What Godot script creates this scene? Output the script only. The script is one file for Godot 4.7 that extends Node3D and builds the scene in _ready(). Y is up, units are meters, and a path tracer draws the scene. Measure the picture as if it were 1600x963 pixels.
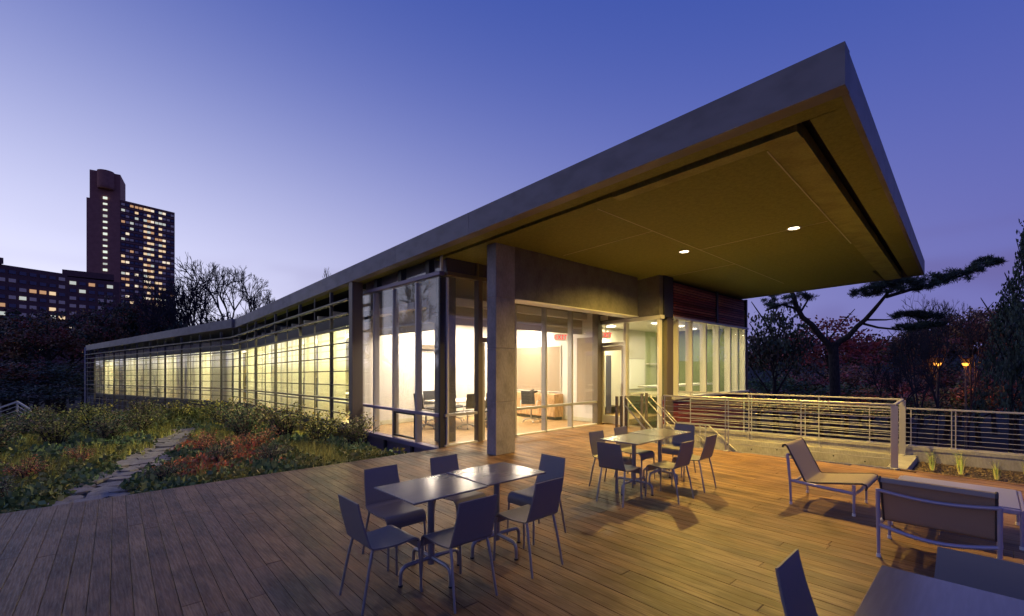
extends Node3D

# ---------------------------------------------------------------- mesh builder
class MB:
	var v := PackedVector3Array()
	var n := PackedVector3Array()
	var c := PackedColorArray()
	var colored := false
	var ink := Color(1, 1, 1)
	func tri(a: Vector3, b: Vector3, d: Vector3, na: Vector3, nb: Vector3, nd: Vector3) -> void:
		var g := (b - a).cross(d - a)
		if g.dot(na + nb + nd) > 0.0:
			v.append(a); v.append(d); v.append(b)
			n.append(na); n.append(nd); n.append(nb)
		else:
			v.append(a); v.append(b); v.append(d)
			n.append(na); n.append(nb); n.append(nd)
		if colored:
			c.append(ink); c.append(ink); c.append(ink)
	func face(p: Array, out: Vector3) -> void:
		var a: Vector3 = p[0]
		var b: Vector3 = p[1]
		var d: Vector3 = p[2]
		var g := (b - a).cross(d - a).normalized()
		if g.dot(out) < 0.0:
			g = -g
		for i in range(1, p.size() - 1):
			tri(p[0], p[i], p[i + 1], g, g, g)
	func box(ctr: Vector3, s: Vector3, bs := Basis.IDENTITY, bev := 0.0) -> void:
		var h := s * 0.5
		if bev <= 0.0:
			for ax in 3:
				for sg in [-1.0, 1.0]:
					var o := Vector3.ZERO; o[ax] = sg
					var u := Vector3.ZERO; u[(ax + 1) % 3] = 1.0
					var w := Vector3.ZERO; w[(ax + 2) % 3] = 1.0
					var q := []
					for k in [[-1, -1], [1, -1], [1, 1], [-1, 1]]:
						q.append(ctr + bs * ((o + u * k[0] + w * k[1]) * h))
					face(q, bs * o)
			return
		var i := Vector3(h.x - bev, h.y - bev, h.z - bev)
		for ax in 3:
			var a1 := (ax + 1) % 3
			var a2 := (ax + 2) % 3
			for sg in [-1.0, 1.0]:
				var q := []
				for k in [[-1, -1], [1, -1], [1, 1], [-1, 1]]:
					var p := Vector3.ZERO
					p[ax] = sg * h[ax]; p[a1] = k[0] * i[a1]; p[a2] = k[1] * i[a2]
					q.append(ctr + bs * p)
				var o := Vector3.ZERO; o[ax] = sg
				face(q, bs * o)
			for s1 in [-1.0, 1.0]:
				for s2 in [-1.0, 1.0]:
					var q := []
					for e in [[-1.0, 0], [1.0, 0], [1.0, 1], [-1.0, 1]]:
						var p := Vector3.ZERO
						p[ax] = e[0] * i[ax]
						p[a1] = s1 * (h[a1] if e[1] == 0 else i[a1])
						p[a2] = s2 * (i[a2] if e[1] == 0 else h[a2])
						q.append(ctr + bs * p)
					var o := Vector3.ZERO; o[a1] = s1; o[a2] = s2
					face(q, bs * o)
		for sx in [-1.0, 1.0]:
			for sy in [-1.0, 1.0]:
				for sz in [-1.0, 1.0]:
					var m := Vector3(sx, sy, sz)
					face([ctr + bs * Vector3(sx * h.x, sy * i.y, sz * i.z), ctr + bs * Vector3(sx * i.x, sy * h.y, sz * i.z), ctr + bs * Vector3(sx * i.x, sy * i.y, sz * h.z)], bs * m)
	func bar(p: Vector3, q: Vector3, w: float, h: float, bev := 0.0, up := Vector3.UP) -> void:
		var z := (q - p).normalized()
		if absf(z.dot(up)) > 0.98:
			up = Vector3.RIGHT
		var x := up.cross(z).normalized()
		box((p + q) * 0.5, Vector3(w, h, p.distance_to(q)), Basis(x, z.cross(x), z), bev)
	func tube(pts: Array, r0: float, r1: float, seg := 8, cap := true) -> void:
		var rings := []
		var m := pts.size()
		var last := Vector3.ZERO
		for k in m:
			var a: Vector3 = pts[maxi(k - 1, 0)]
			var b: Vector3 = pts[mini(k + 1, m - 1)]
			var t := (b - a).normalized()
			if last == Vector3.ZERO:
				last = Vector3.UP if absf(t.y) < 0.9 else Vector3.RIGHT
			var x := (last - t * last.dot(t)).normalized()
			var y := t.cross(x)
			last = x
			var r: float = lerpf(r0, r1, float(k) / maxf(1.0, m - 1.0))
			var ring := []
			for j in seg:
				var an := TAU * j / seg
				var d := x * cos(an) + y * sin(an)
				ring.append([pts[k] + d * r, d])
			rings.append(ring)
		for k in m - 1:
			for j in seg:
				var j2 := (j + 1) % seg
				var A: Array = rings[k][j]
				var B: Array = rings[k][j2]
				var C: Array = rings[k + 1][j2]
				var D: Array = rings[k + 1][j]
				tri(A[0], B[0], C[0], A[1], B[1], C[1])
				tri(A[0], C[0], D[0], A[1], C[1], D[1])
		if cap:
			for e in [0, m - 1]:
				var q := []
				for j in seg:
					q.append(rings[e][j][0])
				face(q, (pts[e] - pts[1 if e == 0 else m - 2]))
	func lathe(ctr: Vector3, prof: Array, seg := 16) -> void:
		for k in prof.size() - 1:
			var a: Vector2 = prof[k]
			var b: Vector2 = prof[k + 1]
			var e := b - a
			var nn := Vector2(e.y, -e.x).normalized()
			for j in seg:
				var t0 := TAU * j / seg
				var t1 := TAU * (j + 1) / seg
				var d0 := Vector3(cos(t0), 0, sin(t0))
				var d1 := Vector3(cos(t1), 0, sin(t1))
				var n0 := d0 * nn.x + Vector3.UP * nn.y
				var n1 := d1 * nn.x + Vector3.UP * nn.y
				var A := ctr + d0 * a.x + Vector3.UP * a.y
				var B := ctr + d1 * a.x + Vector3.UP * a.y
				var C := ctr + d1 * b.x + Vector3.UP * b.y
				var D := ctr + d0 * b.x + Vector3.UP * b.y
				tri(A, B, C, n0, n1, n1)
				tri(A, C, D, n0, n1, n0)
	# a sheet of thickness th that follows a side profile (x,y) across z from -w/2 to w/2
	func shell(prof: Array, w0: Array, th: float) -> void:
		var m := prof.size()
		var nor := []
		for k in m:
			var a: Vector2 = prof[maxi(k - 1, 0)]
			var b: Vector2 = prof[mini(k + 1, m - 1)]
			var t := (b - a).normalized()
			nor.append(Vector2(-t.y, t.x))
		for k in m - 1:
			var q := []
			for s in [1.0, -1.0]:
				var p0: Vector2 = prof[k] + nor[k] * th * 0.5 * s
				var p1: Vector2 = prof[k + 1] + nor[k + 1] * th * 0.5 * s
				var A := Vector3(p0.x, p0.y, -w0[k] * 0.5)
				var B := Vector3(p0.x, p0.y, w0[k] * 0.5)
				var C := Vector3(p1.x, p1.y, w0[k + 1] * 0.5)
				var D := Vector3(p1.x, p1.y, -w0[k + 1] * 0.5)
				var na: Vector3 = Vector3(nor[k].x, nor[k].y, 0) * s
				var nb: Vector3 = Vector3(nor[k + 1].x, nor[k + 1].y, 0) * s
				tri(A, B, C, na, na, nb)
				tri(A, C, D, na, nb, nb)
				q.append([A, B, C, D])
			face([q[0][0], q[0][3], q[1][3], q[1][0]], Vector3(0, 0, -1))
			face([q[0][1], q[0][2], q[1][2], q[1][1]], Vector3(0, 0, 1))
			if k == 0:
				face([q[0][0], q[0][1], q[1][1], q[1][0]], -Vector3((prof[1] - prof[0]).x, (prof[1] - prof[0]).y, 0))
			if k == m - 2:
				face([q[0][2], q[0][3], q[1][3], q[1][2]], Vector3((prof[k + 1] - prof[k]).x, (prof[k + 1] - prof[k]).y, 0))
	# a slab: a horizontal outline (Vector3 points give the lower face) raised by h
	func slab(p: Array, h: float) -> void:
		var ctr := Vector3.ZERO
		for a in p:
			ctr += a / p.size()
		var top := []
		for a in p:
			top.append(a + Vector3.UP * h)
		face(top, Vector3.UP)
		face(p, Vector3.DOWN)
		for k in p.size():
			var a: Vector3 = p[k]
			var b: Vector3 = p[(k + 1) % p.size()]
			var o := (b - a).cross(Vector3.UP)
			if o.dot((a + b) * 0.5 - ctr) < 0.0:
				o = -o
			face([a, b, b + Vector3.UP * h, a + Vector3.UP * h], o)
	func mesh() -> ArrayMesh:
		var arr := []
		arr.resize(Mesh.ARRAY_MAX)
		arr[Mesh.ARRAY_VERTEX] = v
		arr[Mesh.ARRAY_NORMAL] = n
		if colored:
			arr[Mesh.ARRAY_COLOR] = c
		var am := ArrayMesh.new()
		if v.size() > 0:
			am.add_surface_from_arrays(Mesh.PRIMITIVE_TRIANGLES, arr)
		return am

var rng := RandomNumberGenerator.new()
var M := {}
var used := {}

func numbered(s: String) -> String:
	var k: int = used.get(s, 0)
	used[s] = k + 1
	return s if k == 0 else "%s_%03d" % [s, k]

func tag(o: Node, label: String, category: String, group := "") -> Node:
	o.set_meta("label", label)
	o.set_meta("category", category)
	if group != "":
		o.set_meta("group", group)
	return o

func thing(called: String, label: String, category: String, at := Vector3.ZERO, turn := 0.0, group := "") -> Node3D:
	var o := Node3D.new()
	o.name = numbered(called)
	add_child(o)
	o.position = at
	o.rotation.y = turn
	tag(o, label, category, group)
	return o

func part(called: String, mesh: Mesh, mat: Material, parent: Node, kind := "") -> MeshInstance3D:
	var o := MeshInstance3D.new()
	o.name = called
	o.mesh = mesh
	o.material_override = mat
	if parent == self:
		o.name = numbered(called)
	parent.add_child(o, true)
	if kind != "":
		o.set_meta("kind", kind)
	return o

func hub(called: String, parent: Node) -> Node3D:
	var o := Node3D.new()
	o.name = called
	parent.add_child(o, true)
	return o

func bx(called: String, c: Vector3, s: Vector3, mat: Material, parent: Node, bs := Basis.IDENTITY, bev := 0.0) -> MeshInstance3D:
	var b := MB.new()
	b.box(Vector3.ZERO, s, bs, bev)
	var o := part(called, b.mesh(), mat, parent)
	o.position = c
	return o

func barp(called: String, p: Vector3, q: Vector3, w: float, h: float, mat: Material, parent: Node, bev := 0.0) -> MeshInstance3D:
	var b := MB.new()
	b.bar(p, q, w, h, bev)
	return part(called, b.mesh(), mat, parent)

func noise_tex(freq: float, lo: Color, hi: Color, sd := 1, oct := 4, size := 512, mid = null, normal := false, bump := 4.0) -> NoiseTexture2D:
	var f := FastNoiseLite.new()
	f.noise_type = FastNoiseLite.TYPE_SIMPLEX_SMOOTH
	f.frequency = freq
	f.seed = sd
	f.fractal_octaves = oct
	var t := NoiseTexture2D.new()
	t.width = size
	t.height = size
	t.seamless = true
	t.noise = f
	if normal:
		t.as_normal_map = true
		t.bump_strength = bump
	else:
		var g := Gradient.new()
		g.set_color(0, lo)
		g.set_color(1, hi)
		g.set_offset(0, 0.2)
		g.set_offset(1, 0.8)
		if mid != null:
			g.add_point(0.5, mid)
		t.color_ramp = g
	return t

func lin(r: float, g: float, b: float, a := 1.0) -> Color:
	var c := Color(r, g, b, a).linear_to_srgb()
	c.a = a
	return c

func mat(r: float, g: float, b: float, rough := 0.6, metal := 0.0) -> StandardMaterial3D:
	var m := StandardMaterial3D.new()
	m.albedo_color = lin(r, g, b)
	m.roughness = rough
	m.metallic = metal
	return m

func textured(m: StandardMaterial3D, tex: Texture2D, scale: Vector3, world := true, nrm: Texture2D = null, nscale := 0.5) -> StandardMaterial3D:
	m.albedo_texture = tex
	m.uv1_triplanar = true
	m.uv1_world_triplanar = world
	m.uv1_scale = scale
	if nrm:
		m.normal_enabled = true
		m.normal_texture = nrm
		m.normal_scale = nscale
	return m

func emit(r: float, g: float, b: float, e: float) -> StandardMaterial3D:
	var m := StandardMaterial3D.new()
	m.albedo_color = lin(0.6 * r, 0.6 * g, 0.6 * b)
	m.roughness = 0.6
	m.emission_enabled = true
	m.emission = lin(r, g, b)
	m.emission_energy_multiplier = e
	return m

func area_light(parent: Node, at: Vector3, size: Vector2, col: Color, e: float, turn := 0.0, called := "ceiling_glow", aim := Vector3.ZERO) -> void:
	var l := AreaLight3D.new()
	l.name = called
	l.area_size = size
	l.area_normalize_energy = true
	l.light_color = col
	l.light_energy = e
	l.area_range = 30.0
	l.area_attenuation = 2.0
	l.shadow_enabled = true
	parent.add_child(l, true)
	l.rotation = Vector3(-PI / 2, turn, 0)
	if aim != Vector3.ZERO:
		l.basis = Basis.looking_at(aim, Vector3.BACK)
	l.position = at

# ---------------------------------------------------------------- the place
const YAW := 43.3
func roof_y(z: float) -> float:
	return 4.36 + 0.0327 * (z + 0.93)

func ground_y(x: float, z: float) -> float:
	var d := -8.0 - z
	var left := -0.16 - 0.03 * clampf(d, 0.0, 14.0) - 0.08 * clampf(d - 14.0, 0.0, 32.0) - 0.02 * clampf(d - 46.0, 0.0, 100.0)
	if d < 0.0:
		left = -0.16 + 0.25 * d
		left = maxf(left, -3.0)
	left -= 0.1 * clampf(-6.0 - x, 0.0, 60.0)
	var t := smoothstep(5.0, 7.5, x)
	var right := -3.6 - 0.03 * clampf(x - 14.0, 0.0, 60.0)
	return lerpf(left, right, t)

func make_materials() -> void:
	var grain := noise_tex(0.012, Color(0.78, 0.75, 0.72), Color(1, 1, 1), 3, 5, 512, Color(0.91, 0.9, 0.89))
	var blot := noise_tex(0.008, Color(0.78, 0.77, 0.76), Color(1.0, 1.0, 1.0), 9, 5, 512, Color(0.93, 0.93, 0.93))
	var rough_t := noise_tex(0.015, Color(0.7, 0.7, 0.7), Color(1, 1, 1), 12, 4, 512)
	var fine_n := noise_tex(0.05, Color.BLACK, Color.WHITE, 5, 3, 256, null, true, 3.0)
	var tints := [[0.333, 0.194, 0.088], [0.273, 0.154, 0.073], [0.380, 0.223, 0.108], [0.260, 0.154, 0.081], [0.346, 0.194, 0.083], [0.304, 0.179, 0.091], [0.400, 0.243, 0.114], [0.267, 0.147, 0.067]]
	for k in 8:
		var m := mat(tints[k][0], tints[k][1], tints[k][2], 0.56)
		m.metallic_specular = 0.35
		textured(m, grain, Vector3(7.0, 7.0, 0.35))
		m.roughness_texture = rough_t
		m.normal_enabled = true
		m.normal_texture = fine_n
		m.normal_scale = 0.35
		m.detail_enabled = true
		m.detail_albedo = blot
		m.detail_blend_mode = BaseMaterial3D.BLEND_MODE_MUL
		m.detail_uv_layer = BaseMaterial3D.DETAIL_UV_2
		m.uv2_triplanar = true
		m.uv2_world_triplanar = true
		m.uv2_scale = Vector3(0.7, 0.7, 0.3)
		M["deck%d" % k] = m
	var con := noise_tex(0.01, Color(0.88, 0.875, 0.87), Color(1, 1, 1), 21, 5, 512, Color(0.96, 0.96, 0.955))
	var con2 := noise_tex(0.02, Color(0.91, 0.905, 0.9), Color(1, 1, 1), 22, 5, 512)
	var con_n := noise_tex(0.03, Color.BLACK, Color.WHITE, 23, 4, 512, null, true, 4.0)
	for e in [["concrete", 0.31, 0.285, 0.275], ["beam", 0.16, 0.15, 0.135], ["parapet", 0.42, 0.4, 0.36], ["soffit", 0.25, 0.25, 0.05], ["soffit_light", 0.36, 0.35, 0.1]]:  # both soffit tones hold yellow lamplight in their base colour
		var m := mat(e[1], e[2], e[3], 0.8)
		textured(m, con, Vector3(0.45, 0.3, 0.45), true, con_n, 0.25)
		m.detail_enabled = true
		m.detail_albedo = con2
		m.detail_blend_mode = BaseMaterial3D.BLEND_MODE_MUL
		m.detail_uv_layer = BaseMaterial3D.DETAIL_UV_2
		m.uv2_triplanar = true
		m.uv2_world_triplanar = true
		m.uv2_scale = Vector3(2.3, 0.9, 2.3)
		M[e[0]] = m
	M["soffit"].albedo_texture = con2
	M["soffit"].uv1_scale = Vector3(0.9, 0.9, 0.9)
	M["fascia"] = textured(mat(0.2, 0.184, 0.19, 0.6), con, Vector3(0.25, 0.5, 0.25))
	M["fascia2"] = textured(mat(0.185, 0.17, 0.18, 0.55), con, Vector3(0.25, 0.5, 0.25))
	M["joint"] = mat(0.5, 0.46, 0.26, 0.7)
	M["roof_top"] = mat(0.2, 0.2, 0.21, 0.7)
	M["slot"] = mat(0.01, 0.01, 0.01, 0.9)
	M["alu"] = mat(0.4, 0.39, 0.37, 0.4, 0.35)
	M["alu_light"] = mat(0.58, 0.56, 0.5, 0.4, 0.2)
	M["steel"] = mat(0.4, 0.39, 0.38, 0.4, 0.5)
	M["dark_metal"] = mat(0.035, 0.034, 0.04, 0.5, 0.3)
	M["bronze"] = mat(0.14, 0.115, 0.085, 0.5, 0.3)
	M["louvre"] = mat(0.1, 0.09, 0.08, 0.5, 0.3)
	M["sill"] = mat(0.2, 0.17, 0.25, 0.45, 0.2)
	var g := mat(0.9, 0.95, 0.93, 0.0)
	g.albedo_color = Color(0.9, 0.96, 0.93, 0.02)
	g.transparency = BaseMaterial3D.TRANSPARENCY_ALPHA
	M["glass"] = g
	var g2 := mat(0.9, 0.95, 0.93, 0.0)
	g2.albedo_color = Color(0.45, 0.6, 0.42, 0.1)
	g2.transparency = BaseMaterial3D.TRANSPARENCY_ALPHA
	M["glass_green"] = g2
	M["white_wall"] = mat(0.6, 0.575, 0.53, 0.8)
	M["green_wall"] = mat(0.42, 0.46, 0.3, 0.8)
	M["green_dark"] = mat(0.16, 0.2, 0.11, 0.8)
	M["cream_wall"] = mat(0.52, 0.5, 0.36, 0.8)
	M["ceiling"] = mat(0.6, 0.58, 0.53, 0.85)
	M["plenum"] = mat(0.42, 0.38, 0.27, 0.9)  # lightened and warmed to stand in for lamp and room glow on the bulkheads
	M["room_floor"] = textured(mat(0.42, 0.27, 0.12, 0.4), grain, Vector3(2.0, 2.0, 0.3))
	M["pinboard"] = textured(mat(0.3, 0.235, 0.165, 0.9), con2, Vector3(3, 3, 3))
	M["whiteboard"] = mat(0.8, 0.8, 0.78, 0.25)
	M["maple"] = textured(mat(0.55, 0.34, 0.16, 0.45), grain, Vector3(2.0, 0.4, 2.0))
	M["black"] = mat(0.02, 0.02, 0.022, 0.5)
	M["mesh_black"] = mat(0.035, 0.033, 0.035, 0.75)
	M["blind0"] = mat(0.4, 0.35, 0.17, 0.8)
	M["blind1"] = mat(0.3, 0.27, 0.14, 0.8)
	M["blind2"] = mat(0.5, 0.46, 0.28, 0.8)
	M["yellow_panel"] = mat(0.6, 0.52, 0.06, 0.7)
	M["table_white"] = mat(0.68, 0.64, 0.56, 0.35)
	M["chair"] = mat(0.17, 0.155, 0.158, 0.45)
	M["chair_leg"] = mat(0.3, 0.3, 0.34, 0.3, 0.7)
	var brushed := noise_tex(0.02, Color(0.95, 0.95, 0.95), Color(1, 1, 1), 31, 4, 256)
	M["table_top"] = textured(mat(0.25, 0.232, 0.25, 0.2, 0.35), brushed, Vector3(0.6, 2.0, 6.0), false)
	M["table_edge"] = mat(0.12, 0.115, 0.12, 0.5)
	M["sling"] = textured(mat(0.52, 0.43, 0.36, 0.8), noise_tex(0.2, Color(0.7, 0.7, 0.7), Color(1, 1, 1), 41, 2, 256), Vector3(12, 12, 12), false)
	M["sling"].backlight_enabled = true
	M["sling"].backlight = Color(0.7, 0.62, 0.55)
	M["sling_edge"] = mat(0.05, 0.04, 0.045, 0.7)
	M["lounge_frame"] = mat(0.36, 0.34, 0.47, 0.35, 0.3)
	M["white_foot"] = mat(0.7, 0.7, 0.7, 0.4)
	M["lounge_top"] = mat(0.3, 0.3, 0.44, 0.3, 0.1)
	for k in 3:
		M["redwood%d" % k] = textured(mat([0.3, 0.2, 0.46][k], [0.065, 0.045, 0.17][k], [0.05, 0.036, 0.13][k], 0.6), grain, Vector3(0.5, 8.0, 8.0))
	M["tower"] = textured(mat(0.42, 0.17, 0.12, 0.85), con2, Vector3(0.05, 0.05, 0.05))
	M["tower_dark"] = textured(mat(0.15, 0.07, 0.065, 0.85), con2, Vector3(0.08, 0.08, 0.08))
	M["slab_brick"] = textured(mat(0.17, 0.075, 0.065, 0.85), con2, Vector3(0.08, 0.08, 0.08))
	M["win_off"] = mat(0.06, 0.06, 0.1, 0.12)
	M["win_dim"] = emit(0.5, 0.42, 0.5, 0.06)
	M["win0"] = emit(1.0, 0.72, 0.4, 0.85)
	M["win1"] = emit(1.0, 0.85, 0.6, 0.95)
	M["win2"] = emit(1.0, 0.55, 0.25, 0.5)
	M["win3"] = emit(0.8, 0.85, 0.7, 0.6)
	M["stair_glow"] = emit(0.9, 1.0, 0.8, 0.9)
	M["lamp_white"] = emit(1.0, 0.93, 0.75, 3.0)
	M["lamp_warm"] = emit(1.0, 0.86, 0.6, 16.0)
	M["lamp_sodium"] = emit(1.0, 0.38, 0.05, 3.2)
	M["exit_red"] = emit(1.0, 0.12, 0.12, 0.9)
	M["soil"] = textured(mat(0.035, 0.026, 0.017, 0.95), noise_tex(0.03, Color(0.4, 0.36, 0.3), Color(1, 1, 1), 51, 5, 512), Vector3(0.5, 0.5, 0.5))
	M["stone"] = textured(mat(0.4, 0.33, 0.25, 0.85), con, Vector3(1.2, 1.2, 1.2), true, con_n, 0.8)
	M["mulch"] = textured(mat(0.14, 0.095, 0.055, 0.95), noise_tex(0.05, Color(0.3, 0.25, 0.2), Color(1, 1, 1), 52, 4, 256), Vector3(2, 2, 2))
	M["hill"] = textured(mat(0.022, 0.02, 0.014, 0.95), noise_tex(0.02, Color(0.4, 0.36, 0.3), Color(1, 1, 1), 53, 5, 512), Vector3(0.05, 0.05, 0.05))
	M["bark"] = textured(mat(0.05, 0.036, 0.028, 0.9), noise_tex(0.03, Color(0.5, 0.5, 0.5), Color(1, 1, 1), 54, 4, 256), Vector3(2, 0.5, 2))
	M["twig"] = mat(0.035, 0.028, 0.03, 0.9)
	M["pale_twig"] = mat(0.16, 0.12, 0.1, 0.9)
	var lf := mat(1, 1, 1, 0.65)
	lf.vertex_color_use_as_albedo = true
	lf.backlight_enabled = true
	lf.backlight = Color(0.25, 0.25, 0.15)
	M["leaf"] = lf

func make_sky() -> Image:
	var w := 512
	var h := 256
	var im := Image.create(w, h, false, Image.FORMAT_RGBF)
	var cl := FastNoiseLite.new()
	cl.seed = 77
	cl.frequency = 1.0
	cl.fractal_octaves = 4
	for j in h:
		var el := PI / 2 - (j + 0.5) / h * PI
		for i in w:
			var az := wrapf((i + 0.5) / w * TAU, -PI, PI)
			var e := rad_to_deg(maxf(el, 0.0))
			var da := absf(wrapf(az - deg_to_rad(-22.0), -PI, PI))
			var glow := exp(-pow(rad_to_deg(da) / 74.0, 2.0))
			var up := exp(-pow(e / 22.5, 1.9))
			var mid := exp(-pow(e / 36.0, 2.2))
			var top := Vector3(0.026, 0.066, 0.36)
			var blue := Vector3(0.09, 0.155, 0.58)
			var c := top.lerp(blue, mid * (0.55 + 0.45 * glow))
			var hz := Vector3(0.15, 0.125, 0.42).lerp(Vector3(0.95, 0.95, 1.18), glow)
			c = c.lerp(hz, clampf(up * (0.75 + 0.3 * glow), 0.0, 1.0))
			# a few thin violet cloud streaks low in the sky
			var d := Vector3(cos(el) * sin(az), sin(el), -cos(el) * cos(az))
			var s := cl.get_noise_3d(d.x * 3.0, d.y * 34.0, d.z * 3.0)
			var band := smoothstep(0.5, 4.0, e) * (1.0 - smoothstep(8.0, 15.0, e))
			var k := smoothstep(0.02, 0.4, s) * band * (0.5 * (1.0 - glow) + 0.06)
			c = c.lerp(Vector3(0.1, 0.08, 0.26).lerp(Vector3(0.42, 0.3, 0.5), clampf(s * 0.9, 0.0, 1.0) * 0.4), k)
			if el < 0.0:
				c = c.lerp(Vector3(0.012, 0.011, 0.014), smoothstep(0.0, 0.12, -el))
			im.set_pixel(i, j, Color(c.x, c.y, c.z))
	return im

func _ready() -> void:
	rng.seed = 20240611
	# --- camera, sky, exposure
	var cam := Camera3D.new()
	cam.name = "camera"
	add_child(cam)
	cam.projection = Camera3D.PROJECTION_FRUSTUM
	cam.near = 0.05
	cam.far = 3000.0
	cam.size = 0.05 * 963.0 / 706.0
	cam.frustum_offset = Vector2(0, 0.05 * 91.5 / 706.0)
	cam.position = Vector3(0, 1.74, 0)
	cam.rotation.y = deg_to_rad(-YAW)
	cam.current = true
	var we := WorldEnvironment.new()
	we.name = "world_environment"
	var env := Environment.new()
	env.background_mode = Environment.BG_SKY
	var sky := Sky.new()
	var pm := PanoramaSkyMaterial.new()
	pm.panorama = ImageTexture.create_from_image(make_sky())
	sky.sky_material = pm
	env.sky = sky
	env.background_energy_multiplier = 1.0
	env.tonemap_mode = Environment.TONE_MAPPER_LINEAR
	env.tonemap_exposure = 1.0
	env.sdfgi_enabled = true
	env.ssao_enabled = true
	env.ssil_enabled = true
	we.environment = env
	add_child(we)
	make_materials()
	build_ground()
	build_deck()
	build_building()
	build_rooms()
	build_wing()
	build_guards()
	build_far()
	build_furniture()
	build_room_furniture()
	build_garden()
	build_trees()

func struct(o: Node) -> Node:
	o.set_meta("kind", "structure")
	return o

func build_ground() -> void:
	var b := MB.new()
	var xs := []
	var zs := []
	var x := -20.0
	while x <= 30.0:
		xs.append(x); x += 1.25
	var z := -60.0
	while z <= 12.0:
		zs.append(z); z += 1.2
	xs = [-700.0, -300.0, -120.0, -60.0, -35.0] + xs + [45.0, 70.0, 110.0, 180.0, 350.0, 800.0]
	zs = [-900.0, -500.0, -300.0, -200.0, -130.0, -85.0] + zs + [25.0, 60.0, 150.0, 500.0]
	var nz := FastNoiseLite.new()
	nz.seed = 4
	nz.frequency = 0.35
	var hh := func(p: float, q: float) -> float:
		var e: float = ground_y(p, q)
		if p < 5.0 and q < -8.6:
			e += nz.get_noise_2d(p, q) * 0.07
		return e
	for i in xs.size() - 1:
		for j in zs.size() - 1:
			var A := Vector3(xs[i], hh.call(xs[i], zs[j]), zs[j])
			var B := Vector3(xs[i + 1], hh.call(xs[i + 1], zs[j]), zs[j])
			var C := Vector3(xs[i + 1], hh.call(xs[i + 1], zs[j + 1]), zs[j + 1])
			var D := Vector3(xs[i], hh.call(xs[i], zs[j + 1]), zs[j + 1])
			b.face([A, B, C], Vector3.UP)
			b.face([A, C, D], Vector3.UP)
	var o := part("ground", b.mesh(), M["soil"], self)
	tag(struct(o), "dark planted soil sloping away beside the wooden deck", "ground")
	# far wooded hill on the right
	var hb := MB.new()
	for i in 40:
		for j in 10:
			var q := []
			for e in [[0, 0], [1, 0], [1, 1], [0, 1]]:
				var az := deg_to_rad(60.0 + (i + e[0]) * 2.0)
				var r: float = 95.0 + (j + e[1]) * 14.0
				var y := -7.0 + 13.0 * smoothstep(0.0, 9.0, float(j + e[1])) + 2.0 * sin(az * 9.0) * smoothstep(0.0, 8.0, float(j + e[1]))
				q.append(Vector3(r * sin(az), y, -r * cos(az)))
			hb.face([q[0], q[1], q[2]], Vector3.UP)
			hb.face([q[0], q[2], q[3]], Vector3.UP)
	tag(struct(part("hill", hb.mesh(), M["hill"], self)), "dark wooded hill behind the pine and the railings", "hill")

func near_x(z: float) -> float:
	return 9.61 + 0.15 * (z + 3.73)

func far_x(z: float) -> float:
	return 11.42 + 0.1033 * (z + 3.91)

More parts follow.
